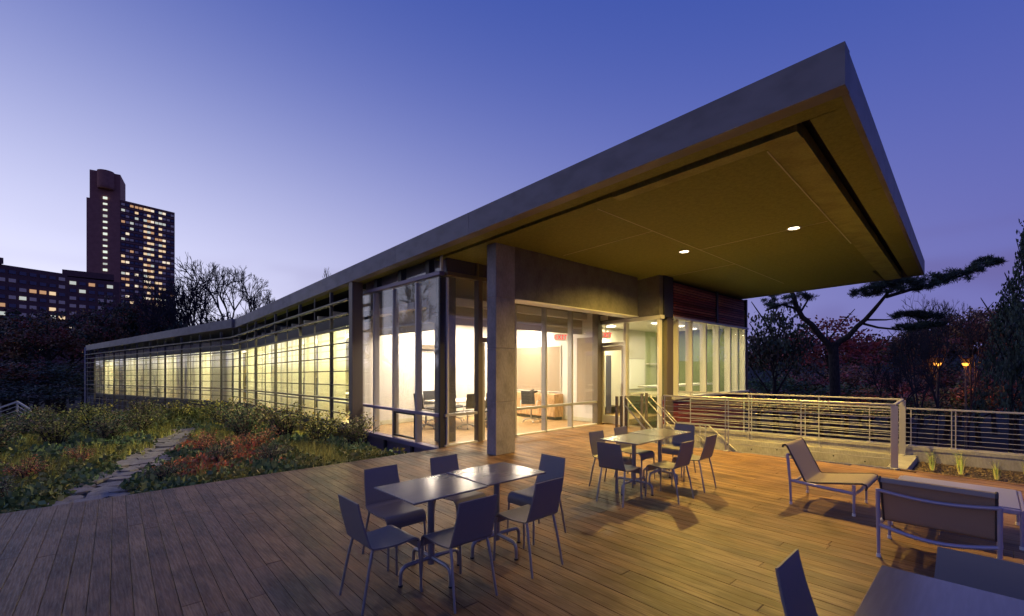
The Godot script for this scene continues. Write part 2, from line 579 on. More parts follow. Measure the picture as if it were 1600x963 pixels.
func build_deck() -> void:
	var deck := thing("wooden_deck", "broad terrace of long reddish brown hardwood boards in front of the glass pavilion", "deck")
	deck.set_meta("kind", "structure")
	var bd := deg_to_rad(2.0)
	var dir := Vector3(sin(bd), 0, -cos(bd))
	var rot := Basis(Vector3.UP, -bd)
	var unit := MB.new()
	unit.box(Vector3.ZERO, Vector3(0.1245, 0.026, 1.0), Basis.IDENTITY, 0.002)
	var um := unit.mesh()
	var rest := MB.new()
	var cnt := 0
	for k in range(-30, 92):
		var x0 := 0.06 + k * 0.1281   # board centre where z = -8
		# pieces of the run: from the far end to the near end, measured along z
		var runs := []
		var zf := -8.03
		var xc := x0
		if xc > 5.45:
			zf = -8.115
		if xc < 9.3:
			runs.append([zf, 2.6])
		elif xc < 11.15:
			runs.append([zf, -6.35])
			var z1 := -3.73 + (xc - 0.22 - 9.61) / 0.15 + 0.55
			if xc - 0.25 < 9.98:
				runs.append([z1, 2.6])
		else:
			runs.append([maxf(zf, -8.1 + (xc - 11.15) * 0.6), -6.35])
		for rn in runs:
			var a: float = rn[0]
			var stop: float = rn[1]
			var first := true
			while a < stop - 0.05:
				var ln := rng.randf_range(2.6, 4.4)
				if first:
					ln = rng.randf_range(1.0, 4.2)
				first = false
				var e := minf(a + ln, stop)
				if stop - e < 0.7:
					e = stop
				var mid := (a + e) * 0.5
				var cx := x0 + (mid + 8.0) * -tan(bd)
				var w_near := 0.6858 * cx - 0.7278 * a
				var side := 0.7278 * cx + 0.6858 * a
				var tilt := Basis(Vector3.RIGHT, rng.randf_range(-0.0004, 0.0004))
				var y := -0.013 + rng.randf_range(-0.0012, 0.0012)
				if w_near > 2.6 and side > -1.35 * w_near and cnt < 298:
					var o := part("board", um, M["deck%d" % rng.randi_range(0, 7)], deck)
					o.transform = Transform3D(rot * tilt * Basis.from_scale(Vector3(1, 1, (e - a) / cos(bd) - 0.004)), Vector3(cx, y, mid))
					cnt += 1
				else:
					rest.box(Vector3(cx, y, mid), Vector3(0.1235, 0.026, (e - a) / cos(bd) - 0.004), rot, 0.003)
				a = e
	part("board_field", rest.mesh(), M["deck0"], deck, "stuff")
	# dark carrier under the gaps, and the trims along the edges
	var cb := MB.new()
	cb.slab([Vector3(-4.2, -0.12, -8.0), Vector3(5.5, -0.12, -8.0), Vector3(5.5, -0.12, -8.08), Vector3(9.25, -0.12, -8.08), Vector3(9.25, -0.12, 2.6), Vector3(-4.2, -0.12, 2.6)], 0.07)
	cb.slab([Vector3(9.25, -0.12, -8.08), Vector3(11.6, -0.12, -8.08), Vector3(11.2, -0.12, -6.35), Vector3(9.25, -0.12, -6.35)], 0.07)
	cb.slab([Vector3(9.25, -0.121, near_x(-6.0)*0.0 - 5.8), Vector3(near_x(-1.13), -0.121, -1.13), Vector3(9.98, -0.121, 2.6), Vector3(9.25, -0.121, 2.6)], 0.07)
	part("joist_bed", cb.mesh(), M["slot"], deck)
	barp("edge_board", Vector3(-4.2, -0.09, -8.045), Vector3(5.45, -0.09, -8.045), 0.026, 0.17, M["deck3"], deck, 0.003)
	barp("edge_trim", Vector3(9.27, -0.02, -5.95), Vector3(near_x(-1.13) + 0.02, -0.02, -1.1), 0.045, 0.06, M["parapet"], deck, 0.005)
	barp("edge_board", Vector3(10.01, -0.06, -1.06), Vector3(9.97, -0.06, 2.6), 0.05, 0.14, M["deck0"], deck, 0.004)
	# the stairwell that drops beside the deck
	var st := thing("stairwell", "open concrete stairwell that drops between the deck and the railings", "stairs")
	st.set_meta("kind", "structure")
	bx("side_wall", Vector3(9.22, -1.65, -3.6), Vector3(0.2, 3.0, 5.2), M["parapet"], st, Basis(Vector3.UP, atan(0.15)) )
	var wl := MB.new()
	var f := func(z: float, off: float, y: float) -> Vector3:
		return Vector3(far_x(z) + off, y, z)
	wl.slab([f.call(-6.2, -0.13, -3.2), f.call(-1.0, -0.13, -3.2), f.call(-1.0, 0.12, -3.2), f.call(-6.2, 0.12, -3.2)], 3.2)
	part("wall", wl.mesh(), M["parapet"], st)
	var ew := MB.new()
	ew.slab([Vector3(10.02, -3.2, -1.24), Vector3(11.56, -3.2, -1.24), Vector3(11.56, -3.2, -0.98), Vector3(10.02, -3.2, -0.98)], 3.2)
	part("end_wall", ew.mesh(), M["parapet"], st)
	for k in 4:
		bx("step", Vector3(10.1, -0.09 - k * 0.165, -6.3 + k * 0.27), Vector3(1.75, 0.17, 0.3), M["parapet"], st)
	bx("landing", Vector3(10.3, -0.76, -4.9), Vector3(2.0, 0.16, 1.0), M["parapet"], st)
	for k in 12:
		bx("step", Vector3(10.5, -0.93 - k * 0.165, -4.25 + k * 0.27), Vector3(1.9, 0.17, 0.3), M["parapet"], st)
	for k in 9:
		var zz := -5.4 + k * 0.52
		var th := MB.new()
		th.tube([f.call(zz, -0.132, -0.14 - 0.05 * (k % 2)), f.call(zz, -0.127, -0.14 - 0.05 * (k % 2))], 0.014, 0.014, 10)
		part("tie_hole", th.mesh(), M["slot"], st)
	# the parapet behind the stairwell and its planting bed
	var pw := thing("parapet_wall", "low weathered concrete parapet carrying the far railing", "wall")
	var pb := MB.new()
	pb.slab([f.call(-6.2, 0.122, -3.4), f.call(-1.2, 0.122, -3.4), Vector3(12.45, -3.4, 3.4), Vector3(12.75, -3.4, 3.4), f.call(-1.2, 0.42, -3.4), f.call(-6.2, 0.42, -3.4)], 3.5)
	part("wall", pb.mesh(), M["parapet"], pw)
	var cp := MB.new()
	cp.slab([f.call(-6.2, 0.105, 0.1), f.call(-1.2, 0.105, 0.1), Vector3(12.435, 0.1, 3.4), Vector3(12.77, 0.1, 3.4), f.call(-1.2, 0.44, 0.1), f.call(-6.2, 0.44, 0.1)], 0.06)
	part("coping", cp.mesh(), M["parapet"], pw)
	var bed := MB.new()
	bed.slab([Vector3(10.04, -0.4, -0.975), Vector3(11.76, -0.4, -0.975), Vector3(12.43, -0.4, 3.4), Vector3(10.0, -0.4, 3.4)], 0.29)
	tag(struct(part("planting_bed", bed.mesh(), M["mulch"], self)), "strip of bark mulch between the deck and the low parapet", "ground")

func roof_strip(x0: float, x1: float, z0: float, z1: float, dy: float, th: float) -> ArrayMesh:
	var b := MB.new()
	var p := []
	for e in [[x0, z0], [x1, z0], [x1, z1], [x0, z1]]:
		p.append(Vector3(e[0], roof_y(e[1]) + dy, e[1]))
	b.slab(p, th)
	return b.mesh()

var bld: Node3D

func front_z(x: float) -> float:
	return -0.93 - 0.37 * (x - 5.12) / 12.24

func build_building() -> void:
	bld = thing("glass_pavilion", "long low glass walled building with a deep cantilevered concrete coloured roof", "building")
	# roof edge: separate fascia panels along the left side and the front
	var roof := hub("roof", bld)
	var zs := [-0.93, -6.6, -9.3, -12.6, -16.6, -20.6, -24.66]
	for k in 6:
		var a: float = zs[k]
		var e: float = zs[k + 1] + 0.006
		var b := MB.new()
		b.slab([Vector3(5.12, roof_y(a), a), Vector3(5.32, roof_y(a), a), Vector3(5.32, roof_y(e), e), Vector3(5.12, roof_y(e), e)], 0.4)
		part("fascia_panel", b.mesh(), M["fascia" if k % 2 == 0 else "fascia2"], roof)
	for k in 3:
		var a := 5.326 + k * 4.02
		var e := a + 4.014
		var b := MB.new()
		b.slab([Vector3(a, roof_y(front_z(a)), front_z(a)), Vector3(e, roof_y(front_z(e)), front_z(e)), Vector3(e, roof_y(front_z(e)), front_z(e) - 0.06), Vector3(a, roof_y(front_z(a)), front_z(a) - 0.06)], 0.4)
		part("fascia_panel", b.mesh(), M["fascia2"], roof)
	var b := MB.new()
	b.slab([Vector3(17.3, roof_y(-1.36), -1.36), Vector3(17.38, roof_y(-1.36), -1.36), Vector3(17.42, roof_y(-14.0), -14.0), Vector3(17.34, roof_y(-14.0), -14.0)], 0.4)
	part("fascia_panel", b.mesh(), M["fascia"], roof)
	# outer soffit strips, the dark slot and the lowered inner field with its border bands
	for k in 6:
		var a: float = zs[k] if k > 0 else -0.995
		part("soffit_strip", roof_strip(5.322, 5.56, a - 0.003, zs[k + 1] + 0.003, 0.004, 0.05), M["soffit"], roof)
	for k in 4:
		var x0 := 5.56 + k * 2.935
		var b2 := MB.new()
		b2.slab([Vector3(x0 + 0.003, roof_y(front_z(x0)) + 0.004, front_z(x0) - 0.062), Vector3(x0 + 2.932, roof_y(front_z(x0)) + 0.004, front_z(x0 + 2.93) - 0.062), Vector3(x0 + 2.932, roof_y(-1.5) + 0.004, front_z(x0 + 2.93) - 0.37), Vector3(x0 + 0.003, roof_y(-1.5) + 0.004, front_z(x0) - 0.37)], 0.05)
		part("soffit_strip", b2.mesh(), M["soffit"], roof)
	part("slot", roof_strip(5.33, 17.29, -1.37, -24.6, 0.22, 0.04), M["slot"], roof)
	var fs := MB.new()
	fs.slab([Vector3(5.33, roof_y(-1.0) + 0.22, -1.01), Vector3(17.29, roof_y(-1.4) + 0.22, -1.37), Vector3(17.29, roof_y(-1.4) + 0.22, -1.379), Vector3(5.33, roof_y(-1.4) + 0.22, -1.379)], 0.04)
	part("slot", fs.mesh(), M["slot"], roof)
	# inner field: border bands, then large panels a little higher
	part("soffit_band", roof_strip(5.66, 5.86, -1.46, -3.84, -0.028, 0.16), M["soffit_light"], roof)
	for k in 6:
		var x0 := 5.863 + k * 1.9
		var b3 := MB.new()
		var z0 := front_z(x0) - 0.5
		var z1 := front_z(x0 + 1.9) - 0.5
		b3.slab([Vector3(x0, roof_y(z0) - 0.028, z0), Vector3(x0 + 1.895, roof_y(z1) - 0.028, z1), Vector3(x0 + 1.895, roof_y(z1) - 0.04, z1 - 0.36), Vector3(x0, roof_y(z0) - 0.04, z0 - 0.36)], 0.16)
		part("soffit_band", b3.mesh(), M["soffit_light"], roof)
	for k in 6:
		var x0 := 5.66 + k * 1.95
		for zz in [[-1.79, -4.28], [-4.284, -6.45]]:
			if k == 5:
				continue
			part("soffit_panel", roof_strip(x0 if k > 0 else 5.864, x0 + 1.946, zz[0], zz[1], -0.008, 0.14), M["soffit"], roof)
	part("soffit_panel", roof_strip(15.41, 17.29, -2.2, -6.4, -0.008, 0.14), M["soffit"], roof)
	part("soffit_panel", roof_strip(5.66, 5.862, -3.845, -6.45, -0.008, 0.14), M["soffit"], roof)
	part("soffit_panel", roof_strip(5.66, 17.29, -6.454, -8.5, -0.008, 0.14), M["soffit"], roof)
	# pale joint strips between the soffit fields
	for e in [[5.9, -4.282, 15.3, -4.282], [9.56, -1.99, 9.56, -4.28], [11.51, -4.284, 11.51, -6.44], [7.61, -4.284, 7.61, -6.44]]:
		barp("joint_strip", Vector3(e[0], roof_y(e[1]) - 0.009, e[1]), Vector3(e[2], roof_y(e[3]) - 0.009, e[3]), 0.014, 0.006, M["joint"], roof)
	barp("joint_strip", Vector3(5.87, roof_y(-1.9) - 0.041, -1.818), Vector3(11.5, roof_y(-2.0) - 0.041, -1.988), 0.016, 0.008, M["joint"], roof)
	# roof deck over all
	var rt := MB.new()
	rt.slab([Vector3(5.33, roof_y(-1.0) + 0.27, -1.0), Vector3(17.29, roof_y(-1.4) + 0.27, -1.4), Vector3(17.29, roof_y(-24.6) + 0.27, -24.6), Vector3(5.33, roof_y(-24.6) + 0.27, -24.6)], 0.11)
	part("roof_slab", rt.mesh(), M["roof_top"], roof)
	# two recessed downlights
	for p in [Vector3(9.42, 0, -4.56), Vector3(9.51, 0, -2.5)]:
		var lamp := thing("canopy_downlight", "round recessed downlight in the soffit, " + ("nearer the building wall" if p.z < -3.0 else "nearer the front roof edge"), "downlight", Vector3(p.x, roof_y(p.z) - 0.012, p.z), 0.0, "downlights under the canopy")
		var ring := MB.new()
		ring.lathe(Vector3.ZERO, [Vector2(0.115, 0.01), Vector2(0.115, -0.008), Vector2(0.1, -0.012), Vector2(0.085, 0.0)], 20)
		part("trim_ring", ring.mesh(), M["alu_light"], lamp)
		var disc := MB.new()
		disc.lathe(Vector3.ZERO, [Vector2(0.0, -0.004), Vector2(0.085, -0.002)], 20)
		part("lamp_lens", disc.mesh(), M["lamp_warm"], lamp)
		var sp := SpotLight3D.new()
		sp.name = "lamp_light"
		sp.light_color = Color(1.0, 0.83, 0.38)
		sp.light_energy = 29.0
		sp.spot_angle = 78.0
		sp.spot_angle_attenuation = 0.6
		sp.spot_range = 40.0
		sp.spot_attenuation = 2.0
		sp.light_size = 0.07
		sp.shadow_enabled = true
		lamp.add_child(sp)
		sp.position = Vector3(0, -0.03, 0)
		sp.rotation.x = -PI / 2
	# concrete column of four cast lifts
	var col := hub("column", bld)
	var lifts := [0.0, 1.04, 2.1, 3.1, 4.16]
	for k in 4:
		bx("cast_lift", Vector3(6.055, (lifts[k] + lifts[k + 1]) * 0.5, -6.745), Vector3(0.515, lifts[k + 1] - lifts[k] - 0.008, 0.27), M["concrete"], col, Basis.IDENTITY, 0.006)
	bx("core", Vector3(6.055, 2.07, -6.745), Vector3(0.495, 4.13, 0.25), M["concrete"], col)
	# beam from the column to the right hand wing
	var bm := MB.new()
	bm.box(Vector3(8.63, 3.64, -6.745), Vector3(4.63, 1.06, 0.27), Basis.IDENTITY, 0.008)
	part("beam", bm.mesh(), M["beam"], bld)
	bx("beam_soffit_trim", Vector3(8.63, 3.1, -6.78), Vector3(4.62, 0.02, 0.4), M["alu_light"], bld)
	# left glass front: four tall panes over low panes
	var side := hub("side_glazing", bld)
	var mz := [-8.17, -9.131, -10.209, -11.239, -12.126]
	for k in 5:
		bx("mullion", Vector3(5.62, 1.82, mz[k]), Vector3(0.16, 3.72, 0.055), M["alu" if k > 0 else "dark_metal"], side, Basis.IDENTITY, 0.004)
	for k in 4:
		var zc: float = (mz[k] + mz[k + 1]) * 0.5
		var ln: float = mz[k] - mz[k + 1] - 0.05
		bx("pane", Vector3(5.6, 2.22, zc), Vector3(0.026, 2.99, ln), M["glass"], side)
		bx("pane", Vector3(5.6, 0.34, zc), Vector3(0.026, 0.62, ln), M["glass"], side)
	bx("rail", Vector3(5.575, 0.68, -10.16), Vector3(0.13, 0.065, 3.98), M["sill"], side, Basis.IDENTITY, 0.004)
	# the low opening sash in the third bay
	for e in [[0.06, 0.0], [0.62, 0.0]]:
		bx("sash_bar", Vector3(5.57, e[0], -9.67), Vector3(0.06, 0.04, 1.0), M["dark_metal"], side)
	for e in [-9.19, -10.15]:
		bx("sash_bar", Vector3(5.57, 0.34, e), Vector3(0.06, 0.56, 0.04), M["dark_metal"], side)
	bx("sill", Vector3(5.57, -0.06, -10.16), Vector3(0.2, 0.1, 4.0), M["sill"], side, Basis.IDENTITY, 0.006)
	bx("base_panel", Vector3(5.62, -0.55, -10.16), Vector3(0.08, 0.86, 4.0), M["sill"], side)
	for e in [-9.3, -10.6, -11.7]:
		bx("base_post", Vector3(5.57, -0.5, e), Vector3(0.1, 0.78, 0.08), M["dark_metal"], side)
	bx("transom", Vector3(5.6, 3.765, -10.16), Vector3(0.14, 0.085, 4.02), M["sill"], side, Basis.IDENTITY, 0.004)
	var cz := [-8.19, -8.62, -9.84, -11.09, -12.1]
	for k in 4:
		var zc: float = (cz[k] + cz[k + 1]) * 0.5
		bx("clerestory_pane", Vector3(5.62, 3.97, zc), Vector3(0.02, 0.33, cz[k] - cz[k + 1] - 0.14), M["sill_glass"] if M.has("sill_glass") else M["glass"], side)
		if k > 0:
			bx("clerestory_post", Vector3(5.6, 3.96, cz[k]), Vector3(0.14, 0.31, 0.14), M["dark_metal"], side)
	bx("corner_post", Vector3(5.6, 3.985, -8.17), Vector3(0.05, 0.36, 0.05), M["alu_light"], side)
	bx("clerestory_back", Vector3(5.78, 3.97, -10.2), Vector3(0.03, 0.4, 3.9), M["sill"], side)
	# glass front onto the deck
	var fr := hub("front_glazing", bld)
	var fx := [5.62, 6.62, 7.78, 8.9, 9.99, 11.2]
	for k in 6:
		if k == 0:
			bx("mullion", Vector3(5.725, 1.82, -8.16), Vector3(0.05, 3.72, 0.12), M["alu_light"], fr, Basis.IDENTITY, 0.004)
		elif k == 1:
			bx("mullion", Vector3(6.62, 1.87, -8.16), Vector3(0.13, 3.7, 0.16), M["bronze"], fr, Basis.IDENTITY, 0.004)
		elif k == 5:
			bx("mullion", Vector3(11.2, 1.87, -8.17), Vector3(0.14, 3.7, 0.2), M["bronze"], fr, Basis.IDENTITY, 0.004)
		else:
			bx("mullion", Vector3(fx[k], 1.87, -8.19), Vector3(0.06, 3.7, 0.16), M["alu"], fr, Basis.IDENTITY, 0.004)
	for k in 5:
		var xc: float = (fx[k] + fx[k + 1]) * 0.5
		var ln: float = fx[k + 1] - fx[k] - 0.07
		if k == 1:
			# glazed door between the corner bay and the column
			bx("pane", Vector3(xc, 3.05, -8.15), Vector3(ln, 1.3, 0.026), M["glass"], fr)
			bx("door_head", Vector3(xc, 2.36, -8.15), Vector3(ln, 0.1, 0.12), M["bronze"], fr)
			var door := hub("door", fr)
			door.position = Vector3(xc, 1.16, -8.15)
			bx("leaf", Vector3.ZERO, Vector3(ln - 0.26, 2.1, 0.02), M["glass"], door)
			for s in [-1.0, 1.0]:
				bx("stile", Vector3(s * (ln * 0.5 - 0.07), 0, 0), Vector3(0.12, 2.28, 0.05), M["alu"], door)
			bx("handle", Vector3(ln * 0.5 - 0.12, -0.1, 0.07), Vector3(0.03, 0.3, 0.04), M["steel"], door)
			continue
		bx("pane", Vector3(xc, 2.22, -8.15), Vector3(ln, 2.99, 0.026), M["glass"], fr)
		bx("pane", Vector3(xc, 0.34, -8.15), Vector3(ln, 0.62, 0.026), M["glass"], fr)
		bx("rail", Vector3(xc, 0.68, -8.15), Vector3(ln, 0.06, 0.1), M["alu"], fr, Basis.IDENTITY, 0.004)
		bx("sill", Vector3(xc, 0.015, -8.15), Vector3(ln, 0.045, 0.1), M["alu_light"], fr, Basis.IDENTITY, 0.004)
	bx("transom", Vector3(8.45, 3.765, -8.16), Vector3(5.5, 0.09, 0.16), M["bronze"], fr, Basis.IDENTITY, 0.004)
	for e in [[5.7, 6.5], [6.6, 7.7], [7.8, 9.4], [9.5, 11.2]]:
		bx("clerestory_pane", Vector3((e[0] + e[1]) * 0.5, 3.96, -8.15), Vector3(e[1] - e[0], 0.31, 0.03), M["win_off"], fr)
		bx("clerestory_post", Vector3(e[1] + 0.05, 3.96, -8.15), Vector3(0.08, 0.31, 0.1), M["bronze"], fr)
	# entrance wall: head, side door and big pane, set at an angle
	var en := hub("entrance_glazing", bld)
	var P0 := Vector3(11.68, 0, -8.4)
	var P1 := Vector3(11.2, 0, -6.02)
	var dr := (P1 - P0).normalized()
	var yw := Basis(dr, Vector3.UP, dr.cross(Vector3.UP))
	var L := P0.distance_to(P1)
	var at := func(s: float, y: float, off := 0.0) -> Vector3:
		return P0 + dr * s + Vector3.UP * y + yw.z * off
	bx("jamb_panel", Vector3(11.42, 1.56, -8.3), Vector3(0.36, 3.1, 0.1), M["bronze"], en)
	bx("head", at.call(L * 0.5, 3.07), Vector3(L, 0.1, 0.16), M["alu_light"], en, yw, 0.004)
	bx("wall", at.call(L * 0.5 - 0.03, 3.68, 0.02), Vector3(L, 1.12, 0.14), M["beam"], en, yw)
	bx("mullion", at.call(0.04, 1.5), Vector3(0.07, 3.02, 0.12), M["alu_light"], en, yw, 0.004)
	bx("mullion", at.call(1.12, 1.5), Vector3(0.1, 3.02, 0.14), M["alu_light"], en, yw, 0.004)
	bx("mullion", at.call(L - 0.1, 1.5), Vector3(0.07, 3.02, 0.12), M["alu_light"], en, yw, 0.004)
	bx("door_head", at.call(0.58, 2.42), Vector3(1.0, 0.1, 0.12), M["alu_light"], en, yw)
	bx("pane", at.call(0.58, 2.75), Vector3(1.0, 0.54, 0.024), M["glass"], en, yw)
	bx("pane", at.call((1.12 + L - 0.1) * 0.5, 1.52), Vector3(L - 0.1 - 1.12 - 0.09, 2.98, 0.024), M["glass_green"], en, yw)
	var door := hub("door", en)
	door.transform = Transform3D(yw, at.call(0.58, 1.19))
	for s in [-1.0, 1.0]:
		bx("stile", Vector3(s * 0.43, 0, 0), Vector3(0.12, 2.34, 0.05), M["white_wall"], door, Basis.IDENTITY, 0.004)
	bx("top_rail", Vector3(0, 1.1, 0), Vector3(0.74, 0.14, 0.05), M["white_wall"], door)
	bx("bottom_rail", Vector3(0, -1.05, 0), Vector3(0.74, 0.24, 0.05), M["white_wall"], door)
	bx("leaf", Vector3(0, 0.04, 0), Vector3(0.74, 1.96, 0.016), M["glass"], door)
	bx("handle", Vector3(0.4, -0.12, 0.06), Vector3(0.025, 0.34, 0.03), M["steel"], door)
	bx("handle", Vector3(-0.46, 0.9, 0.04), Vector3(0.04, 0.06, 0.04), M["dark_metal"], door)
	bx("handle", Vector3(-0.46, -0.1, 0.04), Vector3(0.04, 0.06, 0.04), M["dark_metal"], door)
	# right hand wing front: corner pillar, windows, two panels of red slats
	var rw := hub("window_band", bld)
	var zf := -6.06
	bx("corner_post", Vector3(11.52, 3.7, zf - 0.1), Vector3(0.5, 1.24, 0.3), M["dark_metal"], rw)
	bx("corner_pillar", Vector3(11.72, 1.55, zf - 0.16), Vector3(0.36, 3.12, 0.3), M["bronze"], rw, Basis.IDENTITY, 0.006)
	bx("glass_return", Vector3(11.4, 1.8, zf - 0.1), Vector3(0.26, 2.5, 0.02), M["glass_green"], rw)
	var wx := [12.17, 13.04, 14.0, 14.96, 15.9, 16.55, 17.25]
	for k in 7:
		bx("mullion", Vector3(wx[k], 1.97, zf - 0.1), Vector3(0.055, 2.22, 0.2), M["alu_light"], rw, Basis.IDENTITY, 0.004)
		if k < 6:
			bx("pane", Vector3((wx[k] + wx[k + 1]) * 0.5, 1.97, zf - 0.06), Vector3(wx[k + 1] - wx[k] - 0.06, 2.18, 0.024), M["glass"], rw)
	bx("sill", Vector3(14.6, 0.86, zf - 0.06), Vector3(5.6, 0.07, 0.26), M["alu_light"], rw, Basis.IDENTITY, 0.004)
	bx("head", Vector3(14.6, 3.1, zf - 0.06), Vector3(5.6, 0.06, 0.24), M["alu_light"], rw, Basis.IDENTITY, 0.004)
	bx("back_panel", Vector3(14.7, 3.64, zf - 0.14), Vector3(5.6, 1.02, 0.1), M["slot"], rw)
	for e in [[11.98, 14.78], [14.96, 17.25]]:
		for k in 13:
			bx("slat", Vector3((e[0] + e[1]) * 0.5, 3.17 + k * 0.075, zf - 0.05 + rng.randf_range(-0.006, 0.006)), Vector3(e[1] - e[0], 0.052, 0.03), M["redwood%d" % rng.randi_range(0, 2)], rw, Basis(Vector3.RIGHT, rng.randf_range(-0.45, 0.35)), 0.003)
	bx("post", Vector3(14.87, 3.64, zf - 0.05), Vector3(0.12, 1.04, 0.08), M["dark_metal"], rw)
	bx("post", Vector3(17.34, 2.4, zf - 0.08), Vector3(0.1, 3.5, 0.2), M["dark_metal"], rw)
	for k in 22:
		bx("lower_slat", Vector3(14.4, 0.78 - k * 0.115, zf - 0.1), Vector3(5.9, 0.1, 0.04), M["redwood%d" % rng.randi_range(0, 2)], rw, Basis(Vector3.RIGHT, rng.randf_range(-0.1, 0.1)), 0.004)
	bx("base_wall", Vector3(14.4, -0.6, zf - 0.2), Vector3(5.9, 2.8, 0.1), M["slot"], rw)
	bx("side_wall", Vector3(17.38, 0.3, -10.1), Vector3(0.12, 7.6, 7.9), M["redwood0"], rw)

func build_rooms() -> void:
	var r := hub("rooms", bld)
	# meeting room
	bx("floor", Vector3(8.55, -0.1, -10.35), Vector3(5.8, 0.19, 4.3), M["room_floor"], r)
	bx("back_wall", Vector3(8.6, 1.98, -12.56), Vector3(5.9, 4.0, 0.14), M["white_wall"], r)
	bx("side_wall", Vector3(11.52, 1.98, -10.42), Vector3(0.12, 4.0, 4.14), M["white_wall"], r)
	bx("skirting", Vector3(11.45, 0.07, -10.42), Vector3(0.015, 0.12, 4.1), M["cream_wall"], r)
	bx("skirting", Vector3(8.6, 0.07, -12.48), Vector3(5.7, 0.12, 0.015), M["cream_wall"], r)
	bx("ceiling", Vector3(8.75, 3.29, -10.6), Vector3(5.4, 0.18, 3.78), M["ceiling"], r)
	bx("bulkhead", Vector3(8.6, 3.34, -8.95), Vector3(5.7, 1.16, 0.1), M["plenum"], r)
	bx("bulkhead", Vector3(6.36, 3.29, -10.75), Vector3(0.1, 1.26, 3.5), M["plenum"], r)
	bx("ceiling_rail", Vector3(8.6, 2.95, -8.86), Vector3(5.5, 0.05, 0.05), M["alu_light"], r)
	bx("ceiling_rail", Vector3(6.28, 2.85, -10.7), Vector3(0.05, 0.05, 3.3), M["alu_light"], r)
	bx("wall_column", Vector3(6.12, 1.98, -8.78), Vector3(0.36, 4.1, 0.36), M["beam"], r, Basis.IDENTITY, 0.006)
	for p in [Vector3(7.4, 3.19, -11.6), Vector3(9.3, 3.19, -11.6), Vector3(10.7, 3.19, -11.0), Vector3(8.4, 3.19, -9.9)]:
		bx("ceiling_lamp", p, Vector3(1.1, 0.02, 0.3), M["lamp_white"], r)
		area_light(r, p + Vector3(0, -0.03, 0), Vector2(1.1, 0.3), Color(1.0, 0.93, 0.82), 15.0)
	# entrance hall and the rooms behind the window band
	bx("floor", Vector3(14.5, -0.1, -11.2), Vector3(5.7, 0.19, 6.0), M["room_floor"], r)
	bx("floor", Vector3(16.0, 0.7, -7.9), Vector3(2.5, 0.1, 3.2), M["plenum"], r)
	bx("back_wall", Vector3(14.4, 1.98, -14.2), Vector3(6.0, 4.0, 0.14), M["white_wall"], r)
	bx("side_wall", Vector3(11.52, 1.98, -13.35), Vector3(0.12, 4.0, 1.55), M["white_wall"], r)
	bx("partition", Vector3(14.1, 1.98, -9.6), Vector3(4.5, 3.4, 0.12), M["white_wall"], r)
	bx("partition", Vector3(16.83, 1.98, -9.6), Vector3(0.95, 3.4, 0.12), M["green_wall"], r)
	bx("inner_door", Vector3(13.78, 1.1, -9.52), Vector3(0.3, 2.1, 0.03), M["win_off"], r)
	bx("ceiling", Vector3(14.4, 3.22, -10.2), Vector3(5.8, 0.14, 7.9), M["ceiling"], r)
	bx("whiteboard", Vector3(15.55, 1.45, -9.5), Vector3(1.3, 1.15, 0.03), M["whiteboard"], r)
	bx("whiteboard_frame", Vector3(15.55, 1.45, -9.525), Vector3(1.36, 1.21, 0.03), M["alu"], r)
	bx("wall_lining", Vector3(17.26, 1.98, -10.0), Vector3(0.06, 3.6, 7.8), M["green_dark"], r)
	bx("shelf", Vector3(16.8, 1.85, -9.44), Vector3(0.8, 0.05, 0.2), M["white_wall"], r)
	bx("counter", Vector3(14.6, 1.12, -7.2), Vector3(4.4, 0.05, 0.6), M["whiteboard"], r)
	for p in [Vector3(12.45, 3.13, -8.6), Vector3(13.3, 3.13, -9.1), Vector3(13.4, 3.13, -7.4), Vector3(14.9, 3.13, -7.4), Vector3(16.3, 3.13, -7.6)]:
		var d := MB.new()
		d.lathe(Vector3.ZERO, [Vector2(0.0, -0.02), Vector2(0.16, -0.015), Vector2(0.19, 0.02)], 18)
		var o := part("ceiling_lamp", d.mesh(), M["lamp_white"], r)
		o.position = p
		area_light(r, p + Vector3(0, -0.05, 0), Vector2(0.3, 0.3), Color(1.0, 0.94, 0.7), 9.0 if p.x < 13.35 and p.z < -8.0 else 4.0)

# ---- the long curtain wall: main run S0-S1, bent run S1-S2, louvre screen outside
var S0 := Vector3(5.2, 0, -11.95)
var S1 := Vector3(5.03, 0, -24.7)
var S2 := Vector3(-0.03, 0, -50.6)

func wing_pt(t: float, off: float, y: float) -> Vector3:
	# t 0..1 main run, 1..2 bent run; off metres inward; y as measured at the start
	var y1 := 3.12 + (y - 3.573) * 0.889
	if t <= 1.0:
		var p := S0.lerp(S1, t)
		return Vector3(p.x + off, lerpf(y, y1, t), p.z)
	var q := S1.lerp(S2, t - 1.0)
	var d := (S2 - S1).normalized()
	var inn := Vector3(-d.z, 0, d.x)
	var k := smoothstep(1.0, 1.06, t)
	var o := Vector3(1, 0, 0).lerp(inn, k) * off
	return Vector3(q.x, y1 - 0.42 * (t - 1.0), q.z) + o

